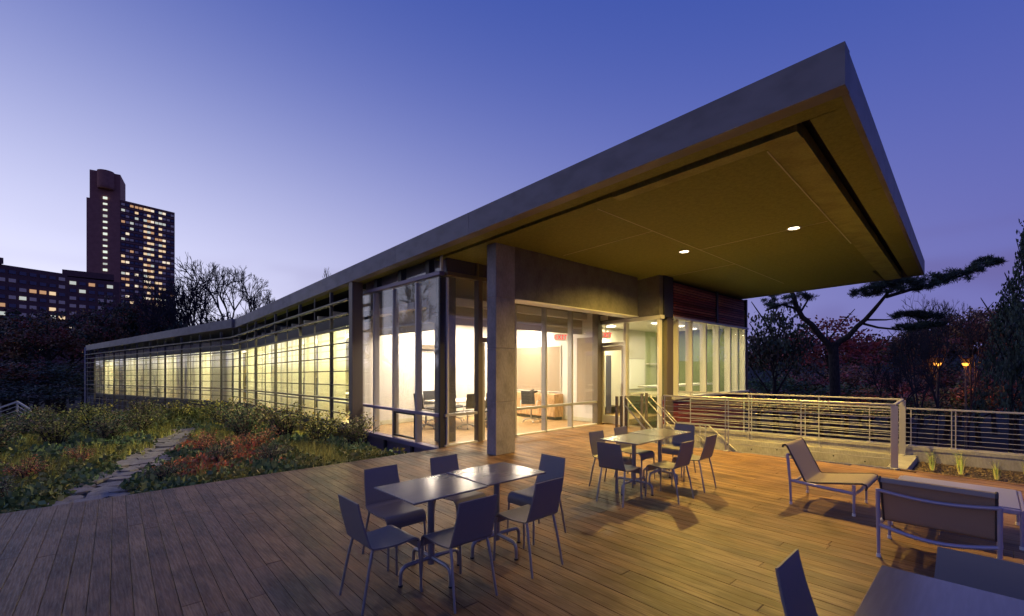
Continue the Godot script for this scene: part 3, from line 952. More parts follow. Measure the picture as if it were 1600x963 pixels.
func build_wing() -> void:
	var w := hub("curtain_wall", bld)
	var ts := []
	for k in 11:
		ts.append(k / 10.0)
	for k in range(1, 22):
		ts.append(1.0 + k / 21.0)
	# glass line
	for k in ts.size():
		var t: float = ts[k]
		if k == 0:
			barp("end_post", Vector3(5.3, -0.5, -11.78), Vector3(5.3, roof_y(-11.78), -11.78), 0.22, 0.3, M["bronze"], w, 0.006)
		else:
			barp("mullion", wing_pt(t, 0.8, -0.1), wing_pt(t, 0.8, 3.6), 0.07, 0.4, M["alu_light"], w, 0.004)
		if k < ts.size() - 1:
			var t2: float = ts[k + 1]
			for yy in [[0.05, 3.0]]:
				var b := MB.new()
				for o in [0.6, 0.624]:
					b.face([wing_pt(t, o, yy[0]), wing_pt(t2, o, yy[0]), wing_pt(t2, o, yy[1]), wing_pt(t, o, yy[1])], Vector3(-1 if o == 0.6 else 1, 0, 0))
				part("pane", b.mesh(), M["glass"], w)
			if t > 0.3:
				# a lower storey shows under the sill
				var b2 := MB.new()
				b2.face([wing_pt(t, 0.6, -1.5), wing_pt(t2, 0.6, -1.5), wing_pt(t2, 0.6, -0.3), wing_pt(t, 0.6, -0.3)], Vector3(-1, 0, 0))
				part("lower_pane", b2.mesh(), M["glass"] if k < 29 else M["win_off"], w)
				barp("lower_mullion", wing_pt(t, 0.66, -1.7), wing_pt(t, 0.66, -0.3), 0.07, 0.18, M["bronze"], w)
	for sg in [[0.0, 0.5], [0.5, 1.0], [1.0, 1.5], [1.5, 2.0]]:
		barp("sill_band", wing_pt(sg[0], 0.56, -0.12), wing_pt(sg[1], 0.56, -0.12), 0.16, 0.3, M["dark_metal"], w)
		barp("head_band", wing_pt(sg[0], 0.58, 3.16), wing_pt(sg[1], 0.58, 3.16), 0.1, 0.3, M["dark_metal"], w)
		barp("handrail", wing_pt(sg[0], 0.5, 0.66), wing_pt(sg[1], 0.5, 0.66), 0.05, 0.05, M["alu"], w)
	# louvre screen
	var ly := [0.07, 0.448, 0.841, 1.234, 1.618, 2.002, 2.403, 2.805, 3.194, 3.573]
	var cuts := [0.0, 0.25, 0.5, 0.75, 1.0, 1.2, 1.4, 1.6, 1.8, 2.0]
	for k in ly.size():
		var big: bool = k >= 7 or k == 2
		for j in cuts.size() - 1:
			barp("louvre", wing_pt(cuts[j], 0.0, ly[k]), wing_pt(cuts[j + 1], 0.0, ly[k]), 0.14 if big else 0.07, 0.045 if big else 0.026, M["louvre"], w)
	for j in 3:
		for sg in [[1.0, 1.5], [1.5, 2.0]]:
			barp("louvre", wing_pt(sg[0], 0.0, -0.35 - j * 0.4), wing_pt(sg[1], 0.0, -0.35 - j * 0.4), 0.07, 0.026, M["louvre"], w)
	for k in range(1, ts.size()):
		var t: float = ts[k]
		var major := k % 2 == 1
		barp("screen_post", wing_pt(t, 0.03, -1.6 if t > 1.0 else -0.4), wing_pt(t, 0.03, 3.95), 0.05 if major else 0.03, 0.09 if major else 0.03, M["louvre"], w)
	barp("end_post", Vector3(S2.x, -2.8, S2.z - 0.1), Vector3(S2.x, 3.3, S2.z - 0.1), 0.2, 0.2, M["alu_light"], w)
	# bent roof with its fascia
	var rf := hub("wing_roof", bld)
	for k in 4:
		var a := 1.0 + k / 4.0
		var e := 1.0 + (k + 1) / 4.0 - 0.0002
		var P := func(t: float, off: float, dy: float) -> Vector3:
			var p := wing_pt(maxf(t, 1.0), off, 0.0)
			p.y = 3.585 - 0.545 * (t - 1.0) + dy
			return p
		var b := MB.new()
		b.slab([P.call(a, -0.02, 0), P.call(e, -0.02, 0), P.call(e, 0.2, 0), P.call(a, 0.2, 0)], 0.42)
		part("fascia_panel", b.mesh(), M["fascia" if k % 2 == 0 else "fascia2"], rf)
		var b2 := MB.new()
		b2.slab([P.call(a, 0.2, 0.004), P.call(e, 0.2, 0.004), P.call(e, 8.5, 0.004), P.call(a, 8.5, 0.004)], 0.38)
		part("roof_slab", b2.mesh(), M["roof_top"], rf)
	# interior: floor, back wall, ceiling, cross walls
	var r := hub("reading_rooms", bld)
	for sg in [[0.0, 1.0], [1.0, 2.0]]:
		var a: float = sg[0] + (0.05 if sg[0] == 0.0 else 0.0)
		var e: float = sg[1]
		var b := MB.new()
		b.slab([wing_pt(a, 0.6, -0.2), wing_pt(e, 0.6, -0.2), wing_pt(e, 7.5, -0.2), wing_pt(a, 7.5, -0.2)], 0.18)
		part("floor", b.mesh(), M["room_floor"], r)
		var c := MB.new()
		c.slab([wing_pt(a, 0.75, 3.02), wing_pt(e, 0.75, 3.02), wing_pt(e, 7.5, 3.02), wing_pt(a, 7.5, 3.02)], 0.1)
		part("ceiling", c.mesh(), M["ceiling"], r)
		var d := MB.new()
		d.slab([wing_pt(a, 5.2, -1.6), wing_pt(e, 5.2, -1.6), wing_pt(e, 5.35, -1.6), wing_pt(a, 5.35, -1.6)], 4.8)
		part("back_wall", d.mesh(), M["cream_wall"], r)
		var lf := MB.new()
		lf.slab([wing_pt(a, 0.6, -1.75), wing_pt(e, 0.6, -1.75), wing_pt(e, 5.5, -1.75), wing_pt(a, 5.5, -1.75)], 0.1)
		part("lower_floor", lf.mesh(), M["room_floor"], r)
	for k in 12:
		var t := 0.12 + k * 0.16
		var full := k % 3 == 0
		barp("cross_wall", wing_pt(t, 2.2 if full else 3.4, 1.45), wing_pt(t, 5.15, 1.45), 0.1, 3.0, M["cream_wall"], r)
		if k % 2 == 0:
			barp("colour_panel", wing_pt(t + 0.03, 5.12, 1.9), wing_pt(t + 0.075, 5.12, 1.9), 0.04, 0.7, M["yellow_panel"], r)
	for k in 16:
		var t := 0.08 + k * 0.125
		var p := wing_pt(t, 1.5, 2.94)
		var q := wing_pt(t + 0.05, 1.5, 2.94)
		barp("ceiling_lamp", p, q, 0.28, 0.03, M["lamp_white"], r)
	for t in [0.15, 0.4, 0.65, 0.9, 1.15, 1.38, 1.6, 1.82]:
		area_light(r, wing_pt(t, 2.4, 2.85), Vector2(0.4, 2.0), Color(1.0, 0.96, 0.68), 40.0, 0.0, "ceiling_glow", Vector3(-0.75, -0.66, 0.0 if t < 1.0 else -0.1))  # room lights tilted out through the glass as added warm fill on the garden
	for t in [1.2, 1.5]:
		area_light(r, wing_pt(t, 2.5, -0.35), Vector2(0.4, 2.0), Color(1.0, 0.88, 0.5), 14.0)
	for k in range(1, ts.size() - 1):
		var t: float = ts[k]
		var dt: float = ts[k + 1] - t
		var wd := rng.randf_range(0.12, 0.42)
		var f0 := rng.randf_range(0.02, 0.3)
		barp("blind", wing_pt(t + dt * f0, 0.95, 1.55), wing_pt(t + dt * (f0 + wd), 0.95, 1.55), 0.02, 2.85, M["blind%d" % (k % 3)], r)
		if k % 5 != 4:
			var hb := rng.randf_range(0.9, 2.2)
			var g0 := rng.randf_range(0.05, 0.35)
			barp("bookcase", wing_pt(t + dt * g0, rng.randf_range(3.4, 4.7), hb * 0.5 + 0.02), wing_pt(t + dt * (g0 + rng.randf_range(0.3, 0.6)), rng.randf_range(4.2, 4.8), hb * 0.5 + 0.02), 0.35, hb, M[["bronze", "green_dark", "blind1", "maple"][k % 4]], r)
		if k % 2 == 0:
			barp("inner_column", wing_pt(t + dt * 0.5, 1.9, -0.1), wing_pt(t + dt * 0.5, 1.9, 3.0), 0.3, 0.3, M["blind0"], r)
		if k % 4 != 3:
			barp("low_cabinet", wing_pt(t + dt * 0.1, rng.randf_range(2.2, 3.8), 0.42), wing_pt(t + dt * rng.randf_range(0.5, 0.9), 2.6, 0.42), 0.4, 0.8, M["bronze"], r)
	bx("end_wall", Vector3(8.0, 1.7, -12.72), Vector3(4.6, 3.4, 0.1), M["cream_wall"], r)

# ---------------------------------------------------------------- guards
func guard(called: String, label: String, pts: Array, base: Array, top: float, cabs: int, lo: float, posts: Array, wide_last: bool, rail_only := false) -> Node3D:
	var g := thing(called, label, "railing", Vector3.ZERO, 0.0, "metal railings round the stairwell")
	var A: Vector3 = pts[0]
	var B: Vector3 = pts[1]
	var y0: float = base[0]
	barp("top_rail", A + Vector3.UP * top, B + Vector3.UP * top, 0.05, 0.035, M["steel"], g, 0.006)
	for k in cabs:
		var y := lerpf(lo, top - 0.11, float(k) / maxf(1.0, cabs - 1.0))
		var b := MB.new()
		b.tube([A + Vector3.UP * y, B + Vector3.UP * y], 0.0062, 0.0062, 6)
		part("cable", b.mesh(), M["steel"], g)
	var d := (B - A).normalized()
	for k in posts.size():
		var t: float = posts[k][0]
		var wd: float = posts[k][1]
		var p := A.lerp(B, t)
		var post := MB.new()
		if wd >= 0.1:
			post.bar(p + Vector3.UP * y0, p + Vector3.UP * (top - 0.015), wd, 0.045, 0.004, Vector3(d.z, 0, -d.x))
		elif wd >= 0.05:
			for s in [-0.028, 0.028]:
				post.bar(p + d * s + Vector3.UP * y0, p + d * s + Vector3.UP * (top - 0.015), 0.05, 0.014, 0.0, d)
		else:
			post.bar(p + Vector3.UP * y0, p + Vector3.UP * (top - 0.015), 0.03, 0.018, 0.0, d)
		var po := part("post", post.mesh(), M["steel"], g)
		bx("base_plate", p + Vector3.UP * (y0 + 0.008), Vector3(0.14, 0.016, 0.1), M["steel"], po, Basis.IDENTITY, 0.003)
	return g

func build_guards() -> void:
	var n := func(z: float) -> Vector3:
		return Vector3(near_x(z), 0, z)
	var f := func(z: float) -> Vector3:
		return Vector3(far_x(z), 0, z)
	guard("stair_railing", "near railing along the deck edge with the widest flat end post", [n.call(-5.04), n.call(-1.13)], [0.0], 1.09, 8, 0.16, [[0.0, 0.06], [0.333, 0.06], [0.66, 0.03], [1.0, 0.1]], true)
	var g := guard("stair_railing", "taller middle railing on the concrete ledge across the stairwell", [f.call(-5.6), f.call(-1.2)], [0.0], 1.09, 8, 0.18, [[0.07, 0.04], [0.385, 0.06], [0.69, 0.04], [1.0, 0.1]], true)
	barp("end_rail", n.call(-1.13) + Vector3.UP * 1.09, f.call(-1.2) + Vector3.UP * 1.09, 0.05, 0.03, M["steel"], g, 0.005)
	# the low railing on the parapet, running on to the right
	var A := Vector3(far_x(-5.4) + 0.28, 0.0, -5.4)
	var B := Vector3(far_x(-1.2) + 0.28, 0.0, -1.2)
	var low := guard("parapet_railing", "low railing on the parapet, seen through the stairwell railings", [A, B], [0.16], 0.9, 7, 0.24, [[0.3, 0.04], [0.6, 0.04], [0.87, 0.04]], false)
	low.set_meta("group", "metal railings on the parapet")
	var C := Vector3(far_x(-1.2) + 0.28, 0.0, -1.19)
	var D := Vector3(12.62, 0.0, 3.3)
	var low2 := guard("parapet_railing", "low cable railing on the parapet behind the grass tufts, running out at the right edge", [C, D], [0.16], 0.9, 7, 0.24, [[0.02, 0.04], [0.155, 0.06], [0.56, 0.06], [0.98, 0.06]], false)
	low2.set_meta("group", "metal railings on the parapet")
	# newels and sloping handrails of the stair
	var h := thing("stair_handrail", "sloping double handrail with three tall newel posts nearest the table", "handrail", Vector3.ZERO, 0.0, "handrails of the stair")
	for k in 3:
		bx("newel", Vector3(9.2 + k * 0.12, 0.5, -6.12 + k * 0.05), Vector3(0.035, 1.06, 0.07), M["bronze"], h, Basis.IDENTITY, 0.003)
	bx("bracket", Vector3(9.12, 0.82, -6.12), Vector3(0.24, 0.02, 0.03), M["bronze"], h)
	for s in [[0.0, 0.0], [0.0, -0.2]]:
		var b := MB.new()
		b.tube([Vector3(9.42, 1.0 + s[1], -6.02), Vector3(9.5, -0.1 + s[1], -4.95)], 0.019, 0.019, 8)
		part("handrail", b.mesh(), M["steel"], h)
	var bb := MB.new()
	bb.tube([Vector3(9.45, 1.02, -6.05), Vector3(10.72, 1.04, -6.3)], 0.018, 0.018, 8)
	part("cross_rail", bb.mesh(), M["steel"], h)
	var h2 := thing("stair_handrail", "sloping handrail behind the far end of the table, with two newel posts", "handrail", Vector3.ZERO, 0.0, "handrails of the stair")
	for k in 2:
		bx("newel", Vector3(10.68 + k * 0.16, 0.5, -6.33 + k * 0.04), Vector3(0.035, 1.08, 0.07), M["bronze"], h2, Basis.IDENTITY, 0.003)
	bx("bracket", Vector3(10.55, 0.83, -6.33), Vector3(0.26, 0.02, 0.03), M["bronze"], h2)
	for s in [0.0, -0.2]:
		var b := MB.new()
		b.tube([Vector3(10.88, 1.0 + s, -6.26), Vector3(10.96, -0.15 + s, -5.1)], 0.019, 0.019, 8)
		part("handrail", b.mesh(), M["steel"], h2)
	var h3 := thing("stair_handrail", "lower handrail that levels out over the landing beside the far wall", "handrail", Vector3.ZERO, 0.0, "handrails of the stair")
	var c := MB.new()
	c.tube([Vector3(11.02, 0.75, -6.0), Vector3(11.08, 0.29, -5.55), Vector3(11.16, 0.29, -4.78), Vector3(11.3, -0.75, -3.6)], 0.019, 0.019, 8)
	part("handrail", c.mesh(), M["steel"], h3)
	var c2 := MB.new()
	c2.tube([Vector3(11.12, 0.0, -5.0), Vector3(11.26, -0.8, -4.0)], 0.016, 0.016, 8)
	part("lower_rail", c2.mesh(), M["steel"], h3)
	for e in [Vector3(11.13, -0.2, -4.98), Vector3(11.15, -0.2, -4.85)]:
		bx("post", e, Vector3(0.025, 1.0, 0.025), M["steel"], h3)
	# far railing by the garden, left edge
	var gr := thing("garden_railing", "small pale railing with a sloping top beyond the garden shrubs, far left", "railing")
	var q := [Vector3(-3.06, -0.17, -27.6), Vector3(-2.0, 0.34, -26.6), Vector3(-1.63, 0.03, -26.27)]
	for k in 2:
		barp("top_rail", q[k], q[k + 1], 0.05, 0.06, M["alu_light"], gr)
		for j in range(1, 6):
			barp("cable", q[k] + Vector3.DOWN * j * 0.17, q[k + 1] + Vector3.DOWN * j * 0.17, 0.02, 0.02, M["alu_light"], gr)
	for p in q:
		barp("post", p + Vector3.DOWN * 1.3, p, 0.05, 0.05, M["alu_light"], gr)

# ---------------------------------------------------------------- far buildings
func far_window(called: String, p: Vector3, s: Vector3, m: Material, par: Node, bs: Basis) -> void:
	var key := "fw%s" % s
	if not M.has(key):
		var b := MB.new()
		b.box(Vector3.ZERO, s)
		M[key] = b.mesh()
	var o := part(called, M[key], m, par)
	o.transform = Transform3D(bs, p)

func build_far() -> void:
	var tw := thing("apartment_tower", "tall brown brick apartment tower with a blank stair shaft and lit windows", "tower")
	var pa := Vector3(0.0, 0, -266.6)
	var pb := Vector3(10.85, 0, -264.6)
	var pc := Vector3(30.9, 0, -269.2)
	var ds := (pb - pa).normalized()
	var ns := Vector3(-ds.z, 0, ds.x)
	ns = ns if ns.z > 0.0 else -ns
	var bs := Basis(ds, Vector3.UP, ns)
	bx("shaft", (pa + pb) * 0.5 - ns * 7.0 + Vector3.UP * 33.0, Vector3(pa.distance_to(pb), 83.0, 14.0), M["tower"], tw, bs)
	bx("shaft_head", (pa + pb) * 0.5 + ds * 0.5 - ns * 6.8 + Vector3.UP * 80.6, Vector3(pa.distance_to(pb) - 0.9, 12.4, 13.0), M["tower"], tw, bs)
	var dr := MB.new()
	dr.lathe(Vector3.ZERO, [Vector2(0.0, 0.0), Vector2(2.6, 0.0), Vector2(2.9, 0.8), Vector2(2.9, 7.6), Vector2(0.0, 7.6)], 20)
	var dm := part("water_tank_bay", dr.mesh(), M["tower"], tw)
	dm.position = (pa + pb) * 0.5 + ds * 0.8 + ns * 0.2 + Vector3.UP * 79.2
	for k in 14:
		far_window("stair_window", pa.lerp(pb, 0.55) + ns * 0.05 + Vector3.UP * (76.0 - 0.6 - k * 2.62), Vector3(1.4, 0.75 if k % 3 else 1.0, 0.3), M["stair_glow"] if k % 4 != 3 else M["win3"], tw, bs)
	var dw := (pc - pb).normalized()
	var nw := Vector3(-dw.z, 0, dw.x)
	nw = nw if nw.z > 0.0 else -nw
	var bw := Basis(dw, Vector3.UP, nw)
	var W := pb.distance_to(pc)
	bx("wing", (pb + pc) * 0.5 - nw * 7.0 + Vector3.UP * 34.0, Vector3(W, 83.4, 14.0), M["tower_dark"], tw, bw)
	var cols := [0.05, 0.125, 0.2, 0.285, 0.36, 0.44, 0.505, 0.57, 0.65, 0.72, 0.79, 0.87, 0.95]
	var lit := RandomNumberGenerator.new()
	lit.seed = 12
	for r in 21:
		for k in cols.size():
			var y := 73.9 - r * 2.55
			var m: Material = M["win_off"]
			var roll := lit.randf()
			var chance: float = [0.2, 0.3, 0.26, 0.18, 0.12, 0.8, 0.8, 0.75, 0.3, 0.78, 0.7, 0.14, 0.1][k]
			if roll < chance and r < 18:
				m = M[["win0", "win1", "win0", "win3", "win2"][lit.randi_range(0, 4)]]
			elif roll > 0.75:
				m = M["win_dim"]
			far_window("window", pb.lerp(pc, cols[k]) + nw * 0.02 + Vector3.UP * y, Vector3(1.2, 0.95, 0.3), m, tw, bw)
	for r in 22:
		far_window("floor_band", (pb + pc) * 0.5 + nw * 0.06 + Vector3.UP * (75.1 - r * 2.55), Vector3(W - 0.1, 0.3, 0.2), M["tower"], tw, bw)
	# long lower block on the left
	var sl := thing("apartment_block", "long lower brown apartment block with scattered lit windows at the left edge", "building")
	var qa := Vector3(-24.0, 0, -201.0)
	var qb := Vector3(-4.6, 0, -210.4)
	var qc := Vector3(8.6, 0, -212.3)
	for e in [[qa, qb, 32.4], [qb, qc, 31.6]]:
		var A: Vector3 = e[0]
		var B: Vector3 = e[1]
		var d2 := (B - A).normalized()
		var n2 := Vector3(-d2.z, 0, d2.x)
		n2 = n2 if n2.z > 0.0 else -n2
		var b2 := Basis(d2, Vector3.UP, n2)
		var L := A.distance_to(B)
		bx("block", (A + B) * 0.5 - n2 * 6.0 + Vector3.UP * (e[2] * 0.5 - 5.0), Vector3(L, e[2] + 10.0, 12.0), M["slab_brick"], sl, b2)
		var nc := int(L / 2.35)
		for r in 10:
			for k in nc:
				var m: Material = M["win_off"]
				var roll := lit.randf()
				if roll < 0.25:
					m = M[["win0", "win1", "win2", "win3"][lit.randi_range(0, 3)]]
				elif roll < 0.55:
					m = M["win_dim"]
				far_window("window", A + d2 * (1.3 + k * 2.35) + n2 * 0.03 + Vector3.UP * (e[2] - 1.9 - r * 2.55), Vector3(1.55, 1.05, 0.3), m, sl, b2)
	bx("roof_house", Vector3(0.6, 33.2, -215.5), Vector3(13.0, 2.0, 6.0), M["slab_brick"], sl)
	bx("roof_house", Vector3(-23.0, 33.4, -204.0), Vector3(8.0, 1.8, 6.0), M["slab_brick"], sl, Basis(Vector3.UP, 0.45))
	# two street lamps among the trees on the right
	for e in [[Vector3(45.3, -4.5, -2.7), 6.5, "brighter sodium street lamp, left of the two in the trees"], [Vector3(51.0, -4.7, -1.4), 6.7, "smaller sodium street lamp, right of the two in the trees"]]:
		var l := thing("street_lamp", e[2], "street lamp", e[0], -PI / 2, "street lamps in the park")
		var pole := MB.new()
		pole.tube([Vector3.ZERO, Vector3(0, e[1], 0)], 0.09, 0.05, 8)
		part("pole", pole.mesh(), M["bronze"], l)
		var head := MB.new()
		head.lathe(Vector3(0, e[1], 0), [Vector2(0.05, 0.0), Vector2(0.3, 0.36), Vector2(0.32, 0.42), Vector2(0.0, 0.52)], 14)
		part("lamp_hood", head.mesh(), M["dark_metal"], l)
		var bulb := MB.new()
		bulb.lathe(Vector3(0, e[1] + 0.0, 0.0), [Vector2(0.0, -0.24), Vector2(0.17, -0.16), Vector2(0.22, 0.0), Vector2(0.05, 0.02)], 14)
		part("lamp_globe", bulb.mesh(), M["lamp_sodium"], l)
		var om := OmniLight3D.new()
		om.name = "lamp_light"
		om.light_color = Color(1.0, 0.55, 0.16)
		om.light_energy = 7.0
		om.light_size = 0.15
		om.omni_range = 120.0
		om.omni_attenuation = 2.0
		om.shadow_enabled = true
		l.add_child(om)
		om.position = Vector3(0, e[1] - 0.1, 0)

# ---------------------------------------------------------------- furniture
func make_chair() -> Node3D:
	var t := Node3D.new()
	# faces +x: one bent sheet is backrest, seat and rolled front edge
	var prof := []
	var wd := []
	for k in 9:
		var f := k / 8.0
		prof.append(Vector2(-0.2 - 0.075 * (1.0 - f) - 0.006 * sin(f * PI), lerpf(0.775, 0.475, f)))
		wd.append(lerpf(0.335, 0.375, f))
	var sh := MB.new()
	sh.shell(prof, wd, 0.012)
	for k in 6:
		var f := k / 5.0 * PI / 2
		prof = prof
	var pr2 := [prof[8]]
	var w2 := [wd[8]]
	for k in range(1, 6):
		var f := k / 5.0 * PI / 2 * 0.94
		pr2.append(Vector2(-0.2 + 0.045 * (1.0 - cos(f)), 0.475 - 0.045 * sin(f)))
		w2.append(0.38)
	var bend := MB.new()
	for k in range(1, 6):
		pr2.append(Vector2(-0.155 + k * 0.062, 0.43 - 0.012 * sin(k / 5.0 * PI)))
		w2.append(0.385)
	for k in range(1, 6):
		var f := k / 5.0 * PI / 2
		pr2.append(Vector2(0.155 + 0.06 * sin(f), 0.43 - 0.06 * (1.0 - cos(f))))
		w2.append(0.385)
	pr2.append(Vector2(0.216, 0.335))
	w2.append(0.38)
	bend.shell(pr2, w2, 0.012)
	part("backrest", sh.mesh(), M["chair"], t)
	part("seat", bend.mesh(), M["chair"], t)
	for s in [-1.0, 1.0]:
		var fl := MB.new()
		fl.tube([Vector3(0.205, 0.39, 0.176 * s), Vector3(0.214, 0.32, 0.178 * s), Vector3(0.225, 0.0, 0.19 * s)], 0.0115, 0.0095, 8)
		part("leg", fl.mesh(), M["chair_leg"], t)
		var bl := MB.new()
		bl.tube([Vector3(-0.165, 0.43, 0.165 * s), Vector3(-0.2, 0.28, 0.176 * s), Vector3(-0.255, 0.0, 0.19 * s)], 0.0115, 0.0095, 8)
		part("leg", bl.mesh(), M["chair_leg"], t)
	return t

func make_table(w: float, d: float) -> Node3D:
	var t := Node3D.new()
	var top := MB.new()
	top.box(Vector3(0, 0.733, 0), Vector3(w, 0.014, d), Basis.IDENTITY, 0.004)
	part("tabletop", top.mesh(), M["table_top"], t)
	bx("top_plate", Vector3(0, 0.718, 0), Vector3(0.28, 0.016, 0.28), M["table_edge"], t)
	var c := MB.new()
	c.tube([Vector3(0, 0.71, 0), Vector3(0, 0.1, 0)], 0.029, 0.029, 14)
	part("column", c.mesh(), M["chair_leg"], t)
	for k in 4:
		var a := k * PI / 2 + 0.02
		var d2 := Vector3(cos(a), 0, sin(a))
		var pts := [d2 * 0.02 + Vector3.UP * 0.155, d2 * 0.2 + Vector3.UP * 0.152]
		for j in range(1, 6):
			var f := j / 5.0 * PI / 2
			pts.append(d2 * (0.22 + 0.06 * sin(f)) + Vector3.UP * (0.152 - 0.06 * (1.0 - cos(f))))
		pts.append(d2 * 0.283 + Vector3.UP * 0.012)
		var b := MB.new()
		b.tube(pts, 0.017, 0.015, 10)
		var foot := part("foot", b.mesh(), M["chair_leg"], t)
		var g := MB.new()
		g.lathe(d2 * 0.283, [Vector2(0.0, 0.0), Vector2(0.02, 0.0), Vector2(0.02, 0.014), Vector2(0.0, 0.014)], 10)
		part("glide", g.mesh(), M["black"], foot)
	return t

func make_lounge() -> Node3D:
	# faces +x; width along z
	var t := Node3D.new()
	var W := 0.78
	var prof := [Vector2(-0.46, 0.705), Vector2(-0.455, 0.735), Vector2(-0.43, 0.745), Vector2(-0.405, 0.72)]
	for k in range(1, 8):
		prof.append(Vector2(-0.405, 0.72).lerp(Vector2(-0.215, 0.325), k / 7.0))
	prof.append(Vector2(-0.19, 0.305))
	for k in range(1, 8):
		prof.append(Vector2(-0.17, 0.3).lerp(Vector2(0.36, 0.385), k / 7.0))
	prof.append(Vector2(0.395, 0.375))
	prof.append(Vector2(0.405, 0.345))
	prof.append(Vector2(0.39, 0.315))
	var wd := []
	for p in prof:
		wd.append(W - 0.06)
	var sl := MB.new()
	sl.shell(prof, wd, 0.006)
	part("sling", sl.mesh(), M["sling"], t)
	for s in [-1.0, 1.0]:
		var pts := []
		for p in prof:
			pts.append(Vector3(p.x, p.y, s * (W * 0.5 - 0.03)))
		var b := MB.new()
		b.tube(pts, 0.011, 0.011, 8)
		part("sling_edge", b.mesh(), M["sling_edge"], t)
		var z: float = s * (W * 0.5 - 0.012)
		var r := MB.new()
		r.tube([Vector3(-0.36, 0.3, z), Vector3(0.0, 0.275, z), Vector3(0.28, 0.262, z)], 0.02, 0.02, 10)
		part("side_rail", r.mesh(), M["lounge_frame"], t)
		var fl := MB.new()
		fl.tube([Vector3(0.285, 0.36, z), Vector3(0.285, 0.28, z), Vector3(0.285, 0.03, z)], 0.019, 0.013, 10)
		part("leg", fl.mesh(), M["lounge_frame"], t)
		var bl := MB.new()
		bl.tube([Vector3(-0.4, 0.63, z), Vector3(-0.37, 0.3, z), Vector3(-0.36, 0.03, z)], 0.018, 0.013, 10)
		part("leg", bl.mesh(), M["lounge_frame"], t)
		for x in [0.285, -0.36]:
			var g := MB.new()
			g.lathe(Vector3(x, 0, z), [Vector2(0.0, 0.0), Vector2(0.018, 0.0), Vector2(0.018, 0.03), Vector2(0.0, 0.034)], 10)
			part("glide", g.mesh(), M["white_foot"], t)
	var zz := W * 0.5 - 0.012
	var back := MB.new()
	var low := MB.new()
	var fr := MB.new()
	var p1 := []
	var p2 := []
	var p3 := []
	for k in 13:
		var f := k / 12.0
		var bow := sin(f * PI)
		var z := lerpf(-zz, zz, f)
		p1.append(Vector3(-0.4 + 0.0 * bow, 0.62 - 0.035 * bow, z))
		p2.append(Vector3(-0.365 - 0.02 * bow, 0.3 - 0.06 * bow, z))
		p3.append(Vector3(0.29, 0.265 - 0.03 * bow, z))
	back.tube(p1, 0.017, 0.017, 10)
	low.tube(p2, 0.018, 0.018, 10)
	fr.tube(p3, 0.018, 0.018, 10)
	part("back_rail", back.mesh(), M["lounge_frame"], t)
	part("rear_rail", low.mesh(), M["lounge_frame"], t)
	part("front_rail", fr.mesh(), M["lounge_frame"], t)
	return t

func place(proto: Node3D, called: String, label: String, cat: String, at: Vector3, deg: float, group := "") -> Node3D:
	var o := proto.duplicate() as Node3D
	o.name = numbered(called)
	add_child(o)
	o.position = at
	o.rotation.y = deg_to_rad(deg)
	tag(o, label, cat, group)
	return o

